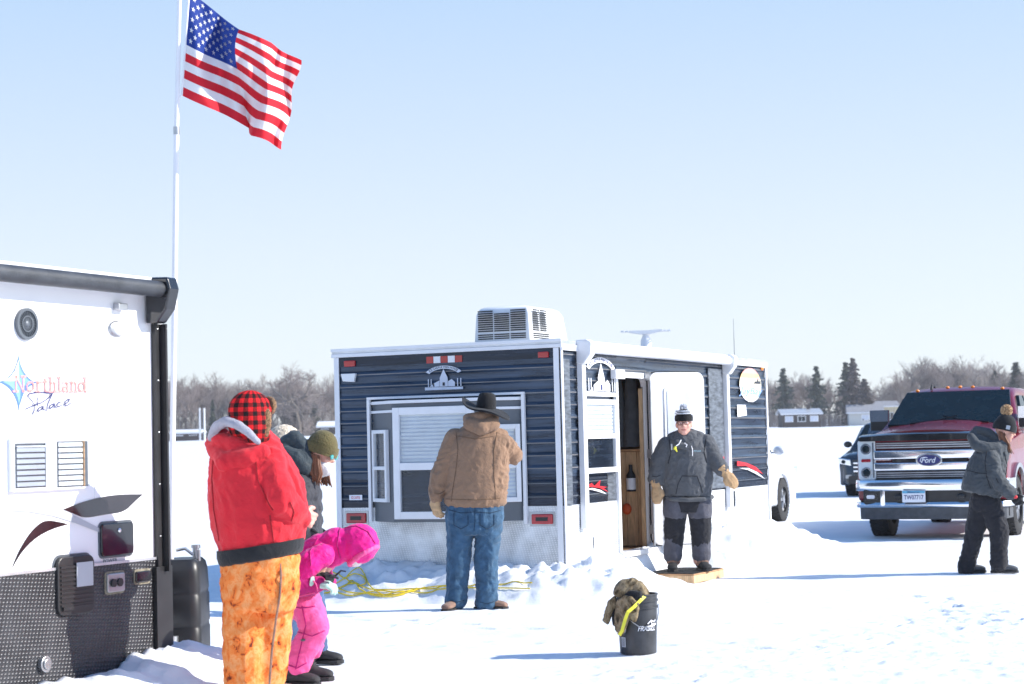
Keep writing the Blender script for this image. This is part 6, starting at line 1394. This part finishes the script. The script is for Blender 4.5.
def bare(seed,h,spread,trunk,depth=5,up=.9,tm='twig'):
    rng=random.Random(seed); mb=MB(); tw=MB(); b=Vector((0,0,-.3)); r=h*.013
    branch(mb,b,Vector((rng.gauss(0,.03),rng.gauss(0,.03),1)),h*trunk,r,depth,rng,spread,up,(tw,3))
    zs=[v.co.z for v in tw.bm.verts]; k=h/max(zs); 
    for q in (mb,tw): 
        for v in q.bm.verts: v.co*=k
    root=empty('bare_tree',(0,0,0)); mb.build('trunk',['bark'],root); tw.build('crown',[tm],root); return root
def copytree(root,loc,rz,s):
    r=root.copy(); COL.objects.link(r); r.location=loc; r.rotation_euler=(0,0,rz); r.scale=s if hasattr(s,'__len__') else (s,s,s)
    for ch in root.children: c=ch.copy(); COL.objects.link(c); c.parent=r
    return r
protos=[bare(1,10,.62,.40),bare(2,10,.55,.38,tm='twig2'),bare(5,10,.70,.34),bare(7,10,.50,.45),bare(9,10,.66,.36,tm='twig2'),bare(12,10,.48,.42)]
used=[0]*6
def treetop(px,py,D,k,lab,grp,name='bare_tree',proto=None,cat='tree'):
    x,y,z=at(px,D); t=wp(px,py,D).z; h=max(2.5,t-z)
    pr=proto or protos[k]; s=h/10
    if proto is None and not used[k]: used[k]=1; r=pr; r.location=(x,y,z); r.rotation_euler=(0,0,rs_.uniform(0,6)); r.scale=(s*rs_.uniform(.9,1.2),s,s)
    else: r=copytree(pr,(x,y,z),rs_.uniform(0,6),(s*rs_.uniform(.9,1.2),s*rs_.uniform(.9,1.2),s))
    r.name=name; tag(r,lab,cat,grp); return r
def topy(px):
    pts=[(100,382),(176,372),(200,378),(225,377),(245,383),(262,380),(275,378),(335,375),(340,372),(560,378),(740,385),(772,372),(800,370),(815,362),(835,380),(870,378),(885,385),(900,368),(925,355),(950,351),(975,352),(1000,366),(1024,360),(1100,362)]
    for (a,b),(c,d) in zip(pts,pts[1:]):
        if a<=px<=c: return b+(d-b)*(px-a)/(c-a)
    return 375
def row(px0,px1,step,D0,lab,grp,dy,):
    px=px0
    while px<px1:
        treetop(px+rs_.uniform(-2,2),topy(px)+dy+rs_.uniform(-3,11),D0+rs_.uniform(-9,9),rs_.randrange(6),lab,grp); px+=step*rs_.uniform(.7,1.3)
row(150,350,6.0,312,'bare grey-brown tree in the wood on the left far shore','bare trees on the left far shore',0)
row(150,350,7.5,326,'bare grey-brown tree in the wood on the left far shore','bare trees on the left far shore',-6)
row(735,905,7.0,315,'bare brown tree around the houses on the right far shore','bare trees by the right shore houses',6)
row(735,905,9,328,'bare brown tree around the houses on the right far shore','bare trees by the right shore houses',2)
row(890,1045,6.5,312,'bare brown tree in the wood rising behind the red pickup','bare trees behind the pickup',4)
row(890,1045,8,328,'bare brown tree in the wood rising behind the red pickup','bare trees behind the pickup',0)
row(350,735,22,330,'bare tree on the far shore hidden behind the dark fish house','bare trees behind the fish house',8)
row(-210,150,11,318,'bare grey-brown tree in the wood on the left far shore','bare trees on the left far shore',0)
row(1045,1290,9,316,'bare brown tree in the wood rising behind the red pickup','bare trees behind the pickup',2)
oak=bare(33,10,.74,.36,6,.55); r=oak; x,y,z=at(300,296); r.location=(x,y,z); h=(wp(300,360,296).z-z)/10; r.scale=(h*1.25,h*1.25,h); r.name='bare_tree'; tag(r,'big spreading bare tree with pale trunk above the cream hat','tree')
# thicket between the trees: nobody could count it
mb=MB(); rg=random.Random(4)
for i in range(5200):
    px=rg.choice((rg.uniform(150,352),rg.uniform(735,1050),rg.uniform(735,1050),rg.uniform(150,352),rg.uniform(735,1050),rg.uniform(-210,1290))); D=rg.uniform(300,336); x,y,z=at(px,D); h=rg.uniform(1.2,6.8)*(1 if rg.random()<.6 else .6); 
    if px>775 and px<900: h*=.75
    a=Vector((x,y,z-.2)); b=a+Vector((rg.gauss(0,.10)*h,rg.gauss(0,.1)*h,h)); m_=a.lerp(b,.5)+Vector((rg.gauss(0,.15),0,0)); mb.mi=rg.randrange(2); mb.tube([a,m_,b],[.035,.028,.008],3,False)
    for k in range(3):
        t=rg.uniform(.3,.9); q=a.lerp(b,t); mb.tube([q,q+Vector((rg.gauss(0,.6),rg.gauss(0,.5),rg.uniform(.4,1.3)))],[.02,.006],3,False)
tag(mb.build('thicket',['twig','twig2']),'dense brown thicket between the trees of the far shore','thicket',kind='stuff')
def conifer(seed,h,w,m,gap=.0,base=.08):
    rng=random.Random(seed); root=empty('evergreen_tree',(0,0,0)); mb=MB(); mb.tube([(0,0,-.3),(0,0,h*.5),(0,0,h*.98)],[h*.018,h*.012,.02],7); mb.build('trunk',['bark'],root)
    mb=MB(); z=h*base
    while z<h*.985:
        t=(z-h*base)/(h*(1-base)); rr=w*(1-t)**.8*rng.uniform(.55,1.2)*(1+.25*math.sin(z*2.1+seed))+.10
        nb=int(9+8*(1-t))
        for k in range(nb):
            if rng.random()<gap: continue
            a=2*PI*k/nb+rng.random(); L=rr*rng.uniform(.35,1.3); d=Vector((math.cos(a),math.sin(a),rng.uniform(-.35,.05)))
            for q in range(7):
                p=Vector((0,0,z))+d*L*(q+1)/7; sz=.30*(1-.5*q/7)*h/10+.08
                n=Vector((rng.gauss(0,1),rng.gauss(0,1),rng.gauss(0,1))).normalized(); u=n.orthogonal().normalized()*sz; v=n.cross(u)*.55
                mb._f([mb.bm.verts.new(p-u),mb.bm.verts.new(p+v-Vector((0,0,.06))),mb.bm.verts.new(p+u),mb.bm.verts.new(p-v)])
        z+=h*.035*rng.uniform(.7,1.2)
    mb.build('crown',[m],root); return root
c1=conifer(1,10,2.4,'needle',.30,.25); c2=conifer(2,10,2.6,'needle2',.08,.06); c3=conifer(3,10,1.7,'needle',.1,.05)
def ever(pr,px,py,D,lab,first=False,grp=None,wx=1):
    x,y,z=at(px,D); h=(wp(px,py,D).z-z)/10; r=pr if first else copytree(pr,(0,0,0),0,1); r.location=(x,y,z); r.rotation_euler=(0,0,rs_.uniform(0,6)); r.scale=(h*wx,h*wx,h); r.name='evergreen_tree'; tag(r,lab,'tree',grp)
ever(c1,785,368,305,'leftmost open crowned evergreen above the low brown house',True)
ever(c1,818,366,304,'thin dark evergreen right of the low brown house')
ever(c2,855,357,302,'tallest brownish evergreen above the small grey roofed building',True)
ever(c2,866,378,296,'wide brown conical evergreen beside the small grey roofed building',wx=1.5)
ever(c1,848,362,306,'open evergreen just left of the tallest brownish one')
ever(c3,213,400,298,'small narrow evergreen between the flagpole and the plaid hat',True,wx=.9)
ever(c2,298,396,303,'dark evergreen behind the big spreading bare tree',wx=1.5)
ever(c3,315,402,300,'dark evergreen right of the big spreading bare tree',wx=1.4)
ever(c1,1018,362,316,'dark pine at the right edge above the pickup roof',wx=1.3)
ever(c3,997,371,318,'small dark pine above the pickup roof')
# poles
for px,lab in ((200,'left one of two pale poles near the brown cabin'),(204.5,'right one of two pale poles near the brown cabin')):
    x,y,z=at(px,272); mb=MB(); mb.tube([(0,0,-.3),(0,0,(wp(px,408,272).z-z))],[.16,.12],8); o=mb.build('utility_pole',['blind']); o.location=(x,y,z); tag(o,lab,'pole')
# white car beyond the fish house
suv('white sport utility car parked beyond the end of the dark fish house',781,520.5,(-.81,.75),PI-R(23),'paintW',False,ztop=1.62,wr=.36)

# thin winter haze over the lake
mb=MB(); mb.box(-660,660,-75,840,-1.6,26); hz=mb.build('haze',[]); m=bpy.data.materials.new('haze'); m.use_nodes=True; nt=m.node_tree; nt.nodes.clear()
o_=nt.nodes.new('ShaderNodeOutputMaterial'); v_=nt.nodes.new('ShaderNodeVolumePrincipled'); v_.inputs['Color'].default_value=(.93,.95,1,1); v_.inputs['Density'].default_value=.0004; v_.inputs['Anisotropy'].default_value=.2
nt.links.new(v_.outputs[0],o_.inputs['Volume']); hz.data.materials.append(m); tag(hz,'thin pale winter haze in the air over the frozen lake','haze',kind='stuff')
